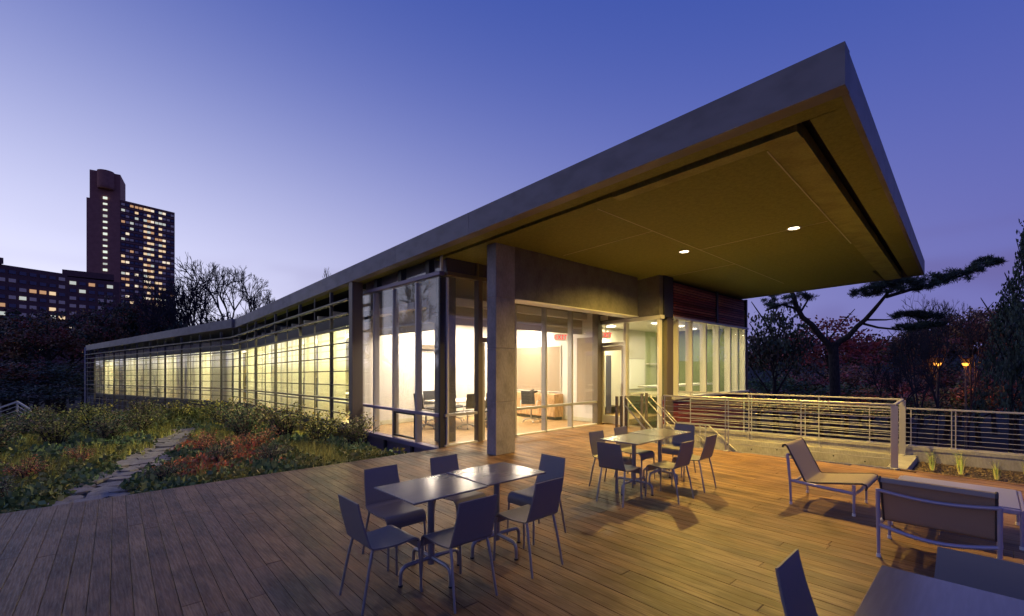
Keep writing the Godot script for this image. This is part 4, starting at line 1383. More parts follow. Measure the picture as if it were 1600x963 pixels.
func build_furniture() -> void:
	var ch := make_chair()
	var t1 := make_table(0.71, 0.62)
	var t2 := make_table(0.79, 0.6)
	var t3 := make_table(0.72, 0.72)
	place(t1, "cafe_table", "grey square cafe table, left one of the pair standing nearer the garden", "table", Vector3(2.09, 0, -3.2), 0.5, "cafe tables")
	place(t1, "cafe_table", "grey square cafe table, right one of the pair standing nearer the garden", "table", Vector3(2.83, 0, -3.215), -1.5, "cafe tables")
	place(t2, "cafe_table", "grey cafe table near the stair railing, left one of that pair", "table", Vector3(5.56, 0, -3.42), 0.5, "cafe tables")
	place(t2, "cafe_table", "grey cafe table near the stair railing, right one of that pair", "table", Vector3(6.37, 0, -3.47), -1.5, "cafe tables")
	place(t3, "cafe_table", "cafe table cut off by the bottom right corner of the photo", "table", Vector3(2.56, 0, -0.02), 0.0, "cafe tables")
	var g := "grey cafe chairs on the deck"
	# positions: seat centre, degrees (0 faces +x)
	var L := [
		[1.66, -3.21, 0.0, "grey shell chair at the left end of the nearer table pair"],
		[2.06, -3.75, -90.0, "grey shell chair behind the left table of the nearer pair, back to the garden"],
		[2.80, -3.77, -90.0, "grey shell chair behind the right table of the nearer pair, mostly hidden by the top"],
		[3.40, -3.25, 180.0, "grey shell chair at the right end of the nearer table pair, seat towards us"],
		[2.09, -2.84, 88.0, "grey shell chair with its back to us at the front of the nearer pair, left"],
		[2.855, -2.84, 90.0, "grey shell chair with its back to us at the front of the nearer pair, right"],
		[5.06, -3.32, 3.0, "grey shell chair at the left end of the table pair by the stair"],
		[5.52, -3.76, -90.0, "grey shell chair behind the stair side table pair, next to its left end"],
		[6.22, -3.80, -90.0, "grey shell chair behind the stair side table pair, below the newel posts"],
		[5.64, -2.95, 88.0, "grey shell chair, back to us, front of the stair side tables, left"],
		[6.38, -2.96, 90.0, "grey shell chair, back to us, front of the stair side tables, right"],
		[7.02, -3.52, 180.0, "grey shell chair at the right end of the stair side pair, facing the garden"],
		[2.57, -0.43, -90.0, "grey shell chair seen edge on, behind the table in the bottom right corner"],
		[3.05, -0.03, 180.0, "blue grey chair back rising behind the table in the bottom right corner"],
	]
	for e in L:
		place(ch, "cafe_chair", e[3], "chair", Vector3(e[0], 0, e[1]), e[2], g)
	ch.free(); t1.free(); t2.free(); t3.free()
	var lo := make_lounge()
	place(lo, "lounge_chair", "sling lounge chair seen from its side in front of the stairwell", "lounge chair", Vector3(6.87, 0, -1.38), -90.0, "sling lounge chairs")
	place(lo, "lounge_chair", "sling lounge chair seen from behind beside the low table", "lounge chair", Vector3(5.64, 0, -0.33), 0.0, "sling lounge chairs")
	lo.free()
	var lt := thing("low_table", "low square violet grey table behind the lounge chair back", "table", Vector3(6.95, 0, -0.28))
	var b := MB.new()
	b.box(Vector3(0, 0.375, 0), Vector3(0.96, 0.018, 0.94), Basis.IDENTITY, 0.004)
	part("tabletop", b.mesh(), M["lounge_top"], lt)
	for s in [-1.0, 1.0]:
		barp("rail", Vector3(-0.5, 0.35, s * 0.49), Vector3(0.5, 0.35, s * 0.49), 0.03, 0.045, M["lounge_frame"], lt, 0.006)
		barp("rail", Vector3(s * 0.5, 0.35, -0.47), Vector3(s * 0.5, 0.35, 0.47), 0.03, 0.045, M["lounge_frame"], lt, 0.006)
		for s2 in [-1.0, 1.0]:
			var l := MB.new()
			l.tube([Vector3(s * 0.49, 0.37, s2 * 0.48), Vector3(s * 0.49, 0.02, s2 * 0.48)], 0.018, 0.013, 10)
			var leg := part("leg", l.mesh(), M["lounge_frame"], lt)
			var gl := MB.new()
			gl.lathe(Vector3(s * 0.49, 0, s2 * 0.48), [Vector2(0.0, 0.0), Vector2(0.018, 0.0), Vector2(0.018, 0.03), Vector2(0.0, 0.034)], 10)
			part("glide", gl.mesh(), M["white_foot"], leg)

func make_office_chair() -> Node3D:
	var t := Node3D.new()
	bx("seat", Vector3(0, 0.46, 0), Vector3(0.48, 0.05, 0.48), M["mesh_black"], t, Basis.IDENTITY, 0.02)
	bx("backrest", Vector3(-0.24, 0.78, 0), Vector3(0.03, 0.42, 0.46), M["mesh_black"], t, Basis(Vector3.BACK, 0.12), 0.012)
	for s in [-1.0, 1.0]:
		var a := MB.new()
		a.tube([Vector3(-0.2, 0.5, s * 0.27), Vector3(-0.16, 0.68, s * 0.27), Vector3(0.1, 0.68, s * 0.27)], 0.014, 0.014, 6)
		part("armrest", a.mesh(), M["steel"], t)
	var c := MB.new()
	c.tube([Vector3(0, 0.44, 0), Vector3(0, 0.1, 0)], 0.025, 0.025, 8)
	part("stem", c.mesh(), M["steel"], t)
	for k in 5:
		var an := k * TAU / 5
		var f := MB.new()
		f.tube([Vector3(0, 0.12, 0), Vector3(cos(an) * 0.29, 0.07, sin(an) * 0.29)], 0.018, 0.012, 6)
		f.tube([Vector3(cos(an) * 0.29, 0.028, sin(an) * 0.29 - 0.015), Vector3(cos(an) * 0.29, 0.028, sin(an) * 0.29 + 0.015)], 0.028, 0.028, 8)
		part("caster_arm", f.mesh(), M["steel"], t)
	return t

func lettering(called: String, text: String, h: float, m: Material, par: Node) -> MeshInstance3D:
	var tm := TextMesh.new()
	tm.text = text
	var sf := SystemFont.new()
	sf.font_names = PackedStringArray(["Droid Sans"])
	sf.font_weight = 700
	tm.font = sf
	tm.font_size = 64
	tm.pixel_size = h / 46.0
	tm.depth = 0.006
	return part(called, tm, m, par)

func exit_sign(label: String, at: Vector3, turn: float) -> void:
	var s := thing("exit_sign", label, "exit sign", at, turn, "red exit signs")
	bx("housing", Vector3.ZERO, Vector3(0.34, 0.22, 0.04), M["whiteboard"], s, Basis.IDENTITY, 0.006)
	var l := lettering("lettering", "EXIT", 0.15, M["exit_red"], s)
	l.position.z = 0.024
	bx("stem", Vector3(0, 0.24, 0), Vector3(0.03, 0.3, 0.03), M["alu"], s)

func build_room_furniture() -> void:
	var oc := make_office_chair()
	var tb := thing("conference_table", "long white conference table behind the corner glass", "table", Vector3(8.5, 0, -10.9))
	bx("tabletop", Vector3(0, 0.73, 0), Vector3(2.5, 0.035, 1.1), M["table_white"], tb, Basis.IDENTITY, 0.008)
	for s in [-0.9, 0.9]:
		bx("leg", Vector3(s, 0.36, 0), Vector3(0.07, 0.7, 0.7), M["steel"], tb)
	var C := [
		[7.8, -10.1, 90.0, "black mesh office chair at the front side of the conference table, left"],
		[8.5, -10.05, 84.0, "black mesh office chair at the front side of the conference table, middle"],
		[9.25, -10.1, 95.0, "black mesh office chair at the front side of the conference table, right"],
		[7.75, -11.7, -90.0, "black mesh office chair behind the conference table, left"],
		[8.6, -11.75, -85.0, "black mesh office chair behind the conference table, right"],
		[6.95, -10.9, 0.0, "black mesh office chair at the left end of the conference table"],
		[10.15, -9.9, 20.0, "black mesh office chair at the edge of the concrete column, by the cabinet"],
	]
	for e in C:
		place(oc, "office_chair", e[3], "office chair", Vector3(e[0], 0, e[1]), e[2], "office chairs in the meeting room")
	var cr := thing("credenza", "low maple credenza with three doors under the pinboard", "cabinet", Vector3(11.2, 0, -10.6))
	bx("carcass", Vector3(0, 0.47, 0), Vector3(0.42, 0.74, 1.9), M["maple"], cr, Basis.IDENTITY, 0.006)
	for k in 3:
		bx("door", Vector3(-0.218, 0.47, -0.62 + k * 0.62), Vector3(0.018, 0.7, 0.6), M["maple"], cr, Basis.IDENTITY, 0.004)
	bx("plinth", Vector3(0.03, 0.05, 0), Vector3(0.34, 0.1, 1.8), M["black"], cr)
	var ph := thing("desk_phone", "dark desk telephone on top of the credenza", "telephone", Vector3(11.15, 0.84, -10.75))
	bx("base", Vector3(0, 0.03, 0), Vector3(0.2, 0.05, 0.2), M["black"], ph, Basis(Vector3.BACK, 0.25), 0.008)
	bx("handset", Vector3(0.0, 0.08, -0.08), Vector3(0.2, 0.04, 0.05), M["black"], ph, Basis(Vector3.BACK, 0.25), 0.012)
	var pn := thing("pinboard", "wide tan pinboard with a pale frame on the right wall of the meeting room", "pinboard", Vector3(11.44, 1.66, -10.85))
	bx("board", Vector3(0, 0, 0), Vector3(0.02, 1.5, 2.1), M["pinboard"], pn)
	for s in [-1.0, 1.0]:
		bx("frame", Vector3(-0.005, s * 0.765, 0), Vector3(0.03, 0.03, 2.16), M["alu_light"], pn)
		bx("frame", Vector3(-0.005, 0, s * 1.065), Vector3(0.03, 1.5, 0.03), M["alu_light"], pn)
	var pn2 := thing("wall_panel", "plain tan fabric panel on the wall next to the entrance jamb", "wall panel", Vector3(11.44, 1.6, -8.75))
	bx("panel", Vector3.ZERO, Vector3(0.03, 2.1, 0.7), M["pinboard"], pn2)
	var wb := thing("whiteboard", "white projection board with a dark edged housing on the back wall behind the left glazing", "whiteboard", Vector3(8.2, 1.5, -12.47))
	bx("board", Vector3(0, 0, 0), Vector3(1.1, 1.5, 0.03), M["whiteboard"], wb)
	for s in [-1.0, 1.0]:
		bx("frame", Vector3(s * 0.57, 0, 0.01), Vector3(0.04, 1.58, 0.05), M["alu"], wb)
	bx("pen_tray", Vector3(0, -0.79, 0.04), Vector3(1.18, 0.05, 0.1), M["alu"], wb)
	bx("projector_housing", Vector3(0, 0.86, 0.06), Vector3(1.18, 0.16, 0.14), M["bronze"], wb, Basis.IDENTITY, 0.02)
	var sw := thing("light_switch", "small pale switch plate on the wall right of the pinboard", "switch", Vector3(11.45, 1.25, -9.35))
	bx("plate", Vector3.ZERO, Vector3(0.012, 0.12, 0.08), M["alu"], sw)
	bx("rocker", Vector3(-0.01, 0, 0), Vector3(0.01, 0.05, 0.03), M["bronze"], sw)
	exit_sign("red exit sign hanging in the meeting room right of the concrete column", Vector3(11.1, 2.68, -9.5), deg_to_rad(-50))
	exit_sign("red exit sign in the entrance hall beside the round ceiling lamps", Vector3(12.15, 2.75, -8.5), deg_to_rad(-20))
	# workstations along the long glass wall
	var k := 0
	for t in [0.13, 0.27, 0.42, 0.58, 0.74, 0.9, 1.1, 1.26, 1.42, 1.58, 1.74]:
		var p := wing_pt(t, 2.2, 0.0)
		var a: float = -90.0 if t < 1.0 else -79.0
		var where := "%s bay of the long glass wall" % ["first", "second", "third", "fourth", "fifth", "sixth", "seventh", "eighth", "ninth", "tenth", "eleventh"][k]
		var dk := thing("desk", "pale work desk in the " + where, "desk", p, deg_to_rad(a), "desks along the long glass wall")
		bx("desktop", Vector3(0, 0.73, 0), Vector3(1.5, 0.03, 0.75), M["table_white"], dk, Basis.IDENTITY, 0.006)
		for s in [-0.68, 0.68]:
			bx("leg", Vector3(s, 0.36, 0), Vector3(0.05, 0.71, 0.6), M["bronze"], dk)
		bx("screen_panel", Vector3(0.1, 1.05, 0.28), Vector3(0.8, 0.5, 0.04), M["black" if k % 2 == 0 else "bronze"], dk, Basis.IDENTITY, 0.01)
		place(oc, "office_chair", "dark chair at the desk in the " + where, "office chair", wing_pt(t + 0.035, 1.45, 0.0), a + 40.0 * (k % 3 - 1), "office chairs along the long glass wall")
		k += 1
	oc.free()

# ---------------------------------------------------------------- plants
func leaf(b: MB, p: Vector3, dir: Vector3, side: Vector3, ln: float, wd: float) -> void:
	var q := p + dir * ln
	var m := p + dir * ln * 0.45
	var nn := dir.cross(side).normalized()
	if nn.y < 0.0:
		nn = -nn
	b.tri(p, m + side * wd, q, nn, nn, nn)
	b.tri(p, q, m - side * wd, nn, nn, nn)

var leaf_gain := 1.0

func rdir() -> Vector3:
	var z := rng.randf_range(-1, 1)
	var a := rng.randf_range(0, TAU)
	var r := sqrt(1.0 - z * z)
	return Vector3(r * cos(a), z, r * sin(a))

func pick(cols: Array) -> Color:
	var e: Array = cols[rng.randi_range(0, cols.size() - 1)]
	var f := rng.randf_range(0.6, 1.35) * leaf_gain
	return Color(e[0] * f, e[1] * f, e[2] * f)

# a crown of leaf clumps with gaps between them; unit tree about 1 wide and 1 tall
func crown_mesh(clumps: int, per: int, size: float, cols: Array, squash: float, shape := 0) -> ArrayMesh:
	var b := MB.new()
	b.colored = true
	for k in clumps:
		var d := rdir()
		if d.y < -0.35:
			d.y = -d.y * 0.4
		var rad := rng.randf_range(0.25, 0.5)
		var c := Vector3(d.x * rad, d.y * rad * squash, d.z * rad)
		if shape == 1:   # upright cone
			var hy := rng.randf()
			var rr := (1.0 - hy) * 0.42 + 0.04
			var an := rng.randf_range(0, TAU)
			c = Vector3(cos(an) * rr, (hy - 0.5) * squash, sin(an) * rr)
		var cr := rng.randf_range(0.07, 0.15)
		var tone := pick(cols)
		for j in per:
			var e := rdir() * pow(rng.randf(), 0.45) * cr
			e.y *= 0.7
			b.ink = tone * rng.randf_range(0.75, 1.25)
			var dd := rdir()
			leaf(b, c + e, dd, dd.cross(rdir()).normalized(), size * rng.randf_range(0.7, 1.3), size * 0.42)
	return b.mesh()

func branch(b: MB, p: Vector3, d: Vector3, ln: float, r: float, depth: int, tips: Array, spread: float, up: float) -> void:
	var pts := [p]
	var q := p
	var dd := d
	for k in 3:
		dd = (dd + rdir() * 0.13 + Vector3.UP * up * 0.1).normalized()
		q += dd * ln / 3.0
		pts.append(q)
	b.tube(pts, maxf(r, 0.0012), maxf(r * 0.68, 0.001), 5 if depth > 2 else 4, false)
	if depth == 0:
		tips.append(q)
		return
	var n := 2 + (1 if rng.randf() < 0.6 else 0)
	for k in n:
		var nd := (dd + rdir() * spread + Vector3.UP * up * 0.25).normalized()
		branch(b, q, nd, ln * rng.randf_range(0.62, 0.82), r * 0.68, depth - 1, tips, spread, up)
	if depth > 1 and rng.randf() < 0.75:
		var nd2 := (dd + rdir() * spread * 1.3).normalized()
		branch(b, pts[2], nd2, ln * 0.6, r * 0.4, depth - 2, tips, spread, up)

func bare_tree_mesh(depth: int, r: float, spread: float) -> ArrayMesh:
	var b := MB.new()
	var tips := []
	branch(b, Vector3.ZERO, Vector3.UP, 0.26, r, depth, tips, spread, 0.35)
	return b.mesh()

func limbs_mesh() -> ArrayMesh:
	var b := MB.new()
	b.tube([Vector3(0, -0.62, 0), Vector3(0.02, -0.3, 0.01), Vector3(0.0, 0.1, 0.0)], 0.035, 0.02, 7, false)
	for k in 9:
		var a := k * 2.4
		var y := -0.3 + k * 0.05
		b.tube([Vector3(0.01, y, 0), Vector3(cos(a) * 0.15, y + 0.12, sin(a) * 0.15), Vector3(cos(a) * 0.36, y + 0.26, sin(a) * 0.36)], 0.014, 0.004, 4, false)
	return b.mesh()

func pol(u: float, w: float) -> Vector3:
	# a place on the ground from a camera view column (tangent scaled by 706, origin 800) and an assumed depth in metres
	var a := (u - 800.0) / 706.0
	var y := deg_to_rad(YAW)
	return Vector3(w * (sin(y) + cos(y) * a), 0, w * (-cos(y) + sin(y) * a))

func tree(called: String, label: String, group: String, p: Vector3, top: float, width: float, crown: Mesh, trunk: Mesh) -> void:
	var gy := ground_y(p.x, p.z)
	var h := top - gy
	var t := thing(called, label, "tree", Vector3(p.x, gy, p.z), rng.randf_range(0, TAU), group)
	var cr := part("crown", crown, M["leaf"], t)
	cr.scale = Vector3(width, h * 0.72, width)
	cr.position.y = h * 0.62
	var tr := part("trunk", trunk, M["bark"], t)
	tr.scale = Vector3(width, h, width)
	tr.position.y = h * 0.62

const ORD := ["first", "second", "third", "fourth", "fifth", "sixth", "seventh", "eighth", "ninth", "tenth", "eleventh", "twelfth", "thirteenth", "fourteenth", "fifteenth", "sixteenth", "seventeenth", "eighteenth", "nineteenth", "twentieth"]

func build_trees() -> void:
	leaf_gain = 3.2
	var russet := crown_mesh(130, 26, 0.035, [[0.11, 0.028, 0.016], [0.06, 0.028, 0.014], [0.09, 0.045, 0.016], [0.035, 0.03, 0.012]], 1.0)
	var dark := crown_mesh(120, 26, 0.036, [[0.016, 0.022, 0.011], [0.022, 0.026, 0.013], [0.03, 0.02, 0.012]], 1.0)
	var red := crown_mesh(150, 26, 0.034, [[0.13, 0.024, 0.02], [0.095, 0.02, 0.02], [0.07, 0.022, 0.018]], 0.9)
	var green := crown_mesh(110, 26, 0.04, [[0.03, 0.05, 0.018], [0.02, 0.038, 0.016], [0.04, 0.05, 0.02]], 0.8)
	var pink := crown_mesh(110, 26, 0.04, [[0.12, 0.042, 0.038], [0.085, 0.03, 0.026], [0.1, 0.058, 0.034], [0.05, 0.032, 0.02]], 0.85)
	var cone := crown_mesh(130, 26, 0.032, [[0.012, 0.018, 0.012], [0.016, 0.024, 0.014]], 1.0, 1)
	var limbs := limbs_mesh()
	var bare := [bare_tree_mesh(7, 0.018, 0.72), bare_tree_mesh(7, 0.017, 0.8), bare_tree_mesh(7, 0.018, 0.76)]
	# left: in front of the apartment block and the tower
	var lt := [[-25, 62, 488, 12.0], [28, 66, 478, 12.0], [74, 60, 486, 10.0], [112, 70, 482, 10.0], [150, 72, 478, 9.5], [192, 78, 462, 10.0], [232, 80, 455, 9.5], [262, 84, 462, 7.5], [10, 46, 560, 9.0], [90, 48, 560, 8.0]]
	for k in lt.size():
		var e: Array = lt[k]
		var p := pol(e[0], e[1])
		tree("russet_tree", "dark russet tree before the apartment buildings, %s from the left" % ORD[k] if k < 8 else "dark low tree in the front row at the left edge, " + ("outer one" if k == 8 else "next to the wing's end"), "dark trees before the apartments", p, 1.74 + (573.0 - e[2]) * e[1] / 706.0, e[3], russet if k % 2 == 0 else dark, limbs)
	for k in 8:
		var e: Array = [[-30, 40, 596, 9.0], [18, 44, 590, 8.0], [58, 40, 600, 7.0], [102, 46, 588, 8.0], [128, 56, 580, 8.0], [40, 58, 560, 10.0], [-10, 56, 556, 10.0], [85, 58, 566, 9.0]][k]
		tree("hedge_tree", "low dark thicket tree between the garden and the apartments, %s of the low row" % ORD[k], "dark low thicket at the left", pol(e[0], e[1]), 1.74 + (573.0 - e[2]) * e[1] / 706.0, e[3], dark, limbs)
	# bare trees behind the roof
	var bt := [[308, 72, 404, 13.0, 0], [352, 74, 412, 15.0, 1], [392, 72, 424, 12.0, 0], [282, 70, 432, 9.0, 2], [512, 58, 412, 6.0, 2]]
	for k in bt.size():
		var e: Array = bt[k]
		var p := pol(e[0], e[1])
		var gy := -4.5
		var h: float = 1.74 + (573.0 - e[2]) * e[1] / 706.0 - gy
		var t := thing("bare_tree", ["leafless tree with a tall fork just right of the tower", "broad leafless tree in the middle of the bare group behind the roof", "leafless tree leaning right above the roof bend", "small leafless tree touching the tower's edge", "twig tips of a leafless tree above the roof edge, alone"][k], "tree", Vector3(p.x, gy, p.z), 1.3 * k, "leafless trees behind the roof")
		var m := part("branches", bare[e[4]], M["twig"], t)
		m.scale = Vector3(e[3] * 1.35, h * 1.12, e[3] * 1.35)
	for k in 4:
		var e: Array = [[290, 64, 496], [330, 66, 490], [365, 66, 486], [398, 66, 498]][k]
		tree("dark_tree", "dark thicket tree under the leafless trees behind the roof, %s from the tower" % ORD[k], "dark thicket behind the roof", pol(e[0], e[1]), 1.74 + (573.0 - e[2]) * e[1] / 706.0, 6.5, dark, limbs)
	# leafless trees out on the garden slope, seen as reflections in the side glazing
	for k in 6:
		var p: Vector3 = [Vector3(-13, 0, -42), Vector3(-19, 0, -38), Vector3(-24, 0, -44), Vector3(-9.5, 0, -34), Vector3(-30, 0, -36), Vector3(-17, 0, -50)][k]
		var t := thing("bare_tree", "pale leafless tree mirrored in the side glazing, %s pane from the corner" % ORD[k], "tree", Vector3(p.x, ground_y(p.x, p.z), p.z), 2.0 * k, "leafless trees mirrored in the glass")
		var m := part("branches", bare[k % 3], M["pale_twig"], t)
		m.scale = Vector3(9.5, 13.0, 9.5)
	# right: pine with forked trunk and flat pads of needles
	build_pine()
	tree("red_maple", "round crimson maple between the fork of the pine", "", pol(1292, 58), 1.74 + (573.0 - 486.0) * 58 / 706.0, 11.5, red, limbs)
	var rb := [[1432, 30, 452, 4.5, 0], [1462, 33, 436, 6.0, 1], [1512, 36, 446, 6.0, 0], [1400, 28, 500, 3.5, 2]]
	for k in rb.size():
		var e: Array = rb[k]
		var p := pol(e[0], e[1])
		var gy := ground_y(p.x, p.z)
		var t := thing("bare_tree", ["leafless tree under the right end of the pine's long branch, left one", "tallest leafless tree under the pine's long branch", "leafless tree right of the street lamps", "small leafless tree beside the pine's lower pads"][k], "tree", Vector3(p.x, gy, p.z), 0.8 * k, "leafless trees on the right")
		var m := part("branches", bare[e[4]], M["twig"], t)
		m.scale = Vector3(e[3], 1.74 + (573.0 - e[2]) * e[1] / 706.0 - gy, e[3])
	# wooded slope
	var kinds := [pink, green, russet, pink, dark, green, pink, russet]
	var names := ["dusky pink leaved tree", "dark green tree", "russet tree", "rose brown tree", "near black tree", "deep green tree", "faded crimson tree", "rust brown tree"]
	var sl := [[1188, 40, 600], [1215, 46, 575], [1240, 38, 610], [1262, 50, 570], [1285, 40, 606], [1322, 42, 588], [1345, 50, 560], [1362, 38, 604], [1392, 46, 572], [1415, 36, 606], [1440, 50, 560], [1478, 40, 592], [1500, 52, 552], [1530, 38, 590], [1555, 46, 560], [1590, 36, 584]]
	for k in sl.size():
		var e: Array = sl[k]
		tree("slope_tree", "%s on the slope behind the railings, %s from the building" % [names[k % 8], ORD[k]], "trees on the wooded slope", pol(e[0], e[1]), 1.74 + (573.0 - e[2]) * e[1] / 706.0, 6.5, kinds[k % 8], limbs)
	var hl := [[1210, 75, 520], [1245, 88, 530], [1335, 92, 528], [1372, 96, 518], [1412, 96, 508], [1450, 92, 492], [1482, 88, 480], [1515, 86, 474], [1550, 84, 474], [1588, 80, 470]]
	for k in hl.size():
		var e: Array = hl[k]
		tree("hill_tree", "%s on the skyline of the hill, %s from the building" % [["rust brown tree", "dull crimson tree", "brown tree"][k % 3], ORD[k]], "trees on the hill skyline", pol(e[0], e[1]), 1.74 + (573.0 - e[2]) * e[1] / 706.0, 12.0, [russet, pink, russet][k % 3], limbs)
	for k in 3:
		var e: Array = [[1212, 30, 462, 4.6], [1578, 24, 440, 3.0], [1618, 22, 322, 3.2]][k]
		tree("evergreen_tree", ["dark evergreen tree beside the end of the building", "dark evergreen tree inside the right edge", "tall dark evergreen tree cut by the right edge"][k], "dark evergreens on the right", pol(e[0], e[1]), 1.74 + (573.0 - e[2]) * e[1] / 706.0, e[3], cone if k > 0 else dark, limbs)

func needle_pad(b: MB, path: Array, width: float, thick: float, count: int) -> void:
	# ragged clumps of needle tufts strung along a branch, with gaps between them
	var left := count
	while left > 0:
		var f := rng.randf() * (path.size() - 1.001)
		var i := int(f)
		var taper := 1.0 - 0.5 * f / (path.size() - 1.0)
		var c: Vector3 = path[i].lerp(path[i + 1], f - i)
		c += Vector3(rng.randf_range(-1, 1) * width * taper, rng.randf_range(-0.35, 0.9) * thick * taper, rng.randf_range(-1, 1) * width * taper)
		var r := rng.randf_range(0.14, 0.34) * (0.5 + 0.5 * taper)
		var n := rng.randi_range(16, 34)
		left -= n
		var tone := pick([[0.01, 0.016, 0.011], [0.014, 0.021, 0.013], [0.009, 0.012, 0.009]])
		for q in n:
			var e := rdir() * pow(rng.randf(), 0.5) * r
			e.y *= 0.45
			for k in 6:
				b.ink = tone * rng.randf_range(0.7, 1.2)
				var d := (rdir() + Vector3.UP * 0.5).normalized()
				leaf(b, c + e, d, d.cross(rdir()).normalized(), rng.randf_range(0.1, 0.24), 0.011)

func build_pine() -> void:
	var w := 22.0
	var at := func(u: float, v: float, ww := 22.0) -> Vector3:
		var p := pol(u, ww)
		p.y = 1.74 + (573.0 - v) * ww / 706.0
		return p
	var base := pol(1303, w)
	var t := thing("pine_tree", "old pine with a forked trunk and flat dark pads of needles beyond the railing", "tree", Vector3(base.x, 0, base.z))
	var o := -t.position
	var tr := MB.new()
	tr.tube([at.call(1303, 720) + o, at.call(1306, 640) + o, at.call(1303, 560) + o, at.call(1302, 535) + o], 0.24, 0.2, 10, false)
	part("trunk", tr.mesh(), M["bark"], t)
	var br := MB.new()
	br.tube([at.call(1304, 560) + o, at.call(1296, 540) + o, at.call(1281, 524) + o, at.call(1269, 508) + o, at.call(1254, 496) + o, at.call(1245, 480) + o, at.call(1240, 462) + o, at.call(1231, 445) + o, at.call(1226, 405) + o], 0.17, 0.07, 8, false)
	br.tube([at.call(1243, 482) + o, at.call(1222, 476) + o, at.call(1196, 486) + o], 0.07, 0.03, 6, false)
	br.tube([at.call(1250, 490) + o, at.call(1262, 470) + o, at.call(1258, 455) + o], 0.06, 0.03, 6, false)
	part("limb", br.mesh(), M["bark"], t)
	var b2 := MB.new()
	b2.tube([at.call(1302, 545) + o, at.call(1312, 534) + o, at.call(1326, 526, 21.7) + o, at.call(1340, 510, 21.5) + o, at.call(1352, 500, 21.3) + o, at.call(1366, 484, 21.0) + o, at.call(1376, 472, 20.6) + o, at.call(1390, 455, 20.5) + o], 0.16, 0.06, 8, false)
	b2.tube([at.call(1385, 464, 20.5) + o, at.call(1440, 448, 20.5) + o, at.call(1500, 432, 20.5) + o, at.call(1556, 410, 20.5) + o], 0.08, 0.03, 6, false)
	b2.tube([at.call(1345, 505, 21.5) + o, at.call(1372, 512, 21.0) + o, at.call(1410, 516, 20.5) + o, at.call(1450, 508, 20.5) + o], 0.06, 0.025, 6, false)
	b2.tube([at.call(1352, 500, 21.5) + o, at.call(1385, 500, 21.0) + o, at.call(1400, 498, 20.5) + o], 0.05, 0.02, 6, false)
	part("limb", b2.mesh(), M["bark"], t)
	var n := MB.new()
	n.colored = true
	needle_pad(n, [at.call(1410, 450, 20.5) + o, at.call(1385, 454, 20.5) + o, at.call(1340, 462, 20.5) + o], 0.75, 0.5, 1300)
	needle_pad(n, [at.call(1400, 450, 20.5) + o, at.call(1450, 446, 20.5) + o, at.call(1500, 432, 20.5) + o, at.call(1560, 408, 20.5) + o], 0.7, 0.5, 2000)
	part("needle_pad", n.mesh(), M["leaf"], t)
	var n2 := MB.new()
	n2.colored = true
	needle_pad(n2, [at.call(1440, 496, 20.5) + o, at.call(1398, 492, 20.5) + o], 0.5, 0.2, 420)
	needle_pad(n2, [at.call(1425, 492, 20.5) + o, at.call(1460, 496, 20.5) + o], 0.4, 0.2, 320)
	part("needle_pad", n2.mesh(), M["leaf"], t)
	var n3 := MB.new()
	n3.colored = true
	needle_pad(n3, [at.call(1440, 514, 20.5) + o, at.call(1404, 512, 20.5) + o], 0.4, 0.15, 260)
	needle_pad(n3, [at.call(1430, 510, 20.5) + o, at.call(1470, 510, 20.5) + o], 0.4, 0.15, 260)
	part("needle_pad", n3.mesh(), M["leaf"], t)
	var n4 := MB.new()
	n4.colored = true
	needle_pad(n4, [at.call(1235, 470) + o, at.call(1200, 480) + o], 0.7, 0.5, 420)
	needle_pad(n4, [at.call(1230, 445) + o, at.call(1200, 440) + o], 0.8, 0.5, 420)
	needle_pad(n4, [at.call(1255, 462) + o, at.call(1268, 468) + o], 0.35, 0.4, 120)
	part("needle_pad", n4.mesh(), M["leaf"], t)

# ---------------------------------------------------------------- garden
func shrub_mesh(stems: int, leaves: int, size: float, cols: Array, open: float) -> Array:
	var b := MB.new()
	b.colored = true
	var s := MB.new()
	for k in stems:
		var a := rng.randf_range(0, TAU)
		var lean := rng.randf_range(0.1, 0.5)
		var h := rng.randf_range(0.6, 1.0)
		var base := Vector3(cos(a), 0, sin(a)) * 0.06
		var mid := Vector3(cos(a) * lean * 0.45, h * 0.55, sin(a) * lean * 0.45)
		var tip := Vector3(cos(a) * lean, h, sin(a) * lean) + rdir() * 0.05
		s.tube([base, mid, tip], 0.011, 0.004, 4, false)
		for j in leaves:
			var f := pow(rng.randf(), 0.7) * 0.85 + 0.15
			var p := base.lerp(mid, minf(f * 2.0, 1.0)) if f < 0.5 else mid.lerp(tip, f * 2.0 - 1.0)
			p += rdir() * open * rng.randf()
			p.y = maxf(p.y, 0.02)
			b.ink = pick(cols)
			var d := (rdir() + Vector3.UP * 0.35).normalized()
			leaf(b, p, d, d.cross(rdir()).normalized(), size * rng.randf_range(0.6, 1.3), size * 0.33)
	return [b.mesh(), s.mesh()]

func tuft_mesh(n: int, h: float, wd: float, cols: Array, spread: float) -> ArrayMesh:
	var b := MB.new()
	b.colored = true
	for k in n:
		var a := rng.randf_range(0, TAU)
		var out := Vector3(cos(a), 0, sin(a))
		var side := Vector3(-sin(a), 0, cos(a)) * wd
		var l := h * rng.randf_range(0.55, 1.0)
		var sp := spread * rng.randf_range(0.2, 1.0)
		var p0 := out * 0.03
		var p1 := out * sp * 0.35 + Vector3.UP * l * 0.6
		var p2 := out * sp + Vector3.UP * l
		b.ink = pick(cols)
		var nn := (out + Vector3.UP).normalized()
		b.tri(p0 - side, p0 + side, p1, nn, nn, nn)
		b.tri(p0 + side, p1 + side * 0.7, p1, nn, nn, nn)
		b.tri(p1, p1 + side * 0.7, p2, nn, nn, nn)
	return b.mesh()

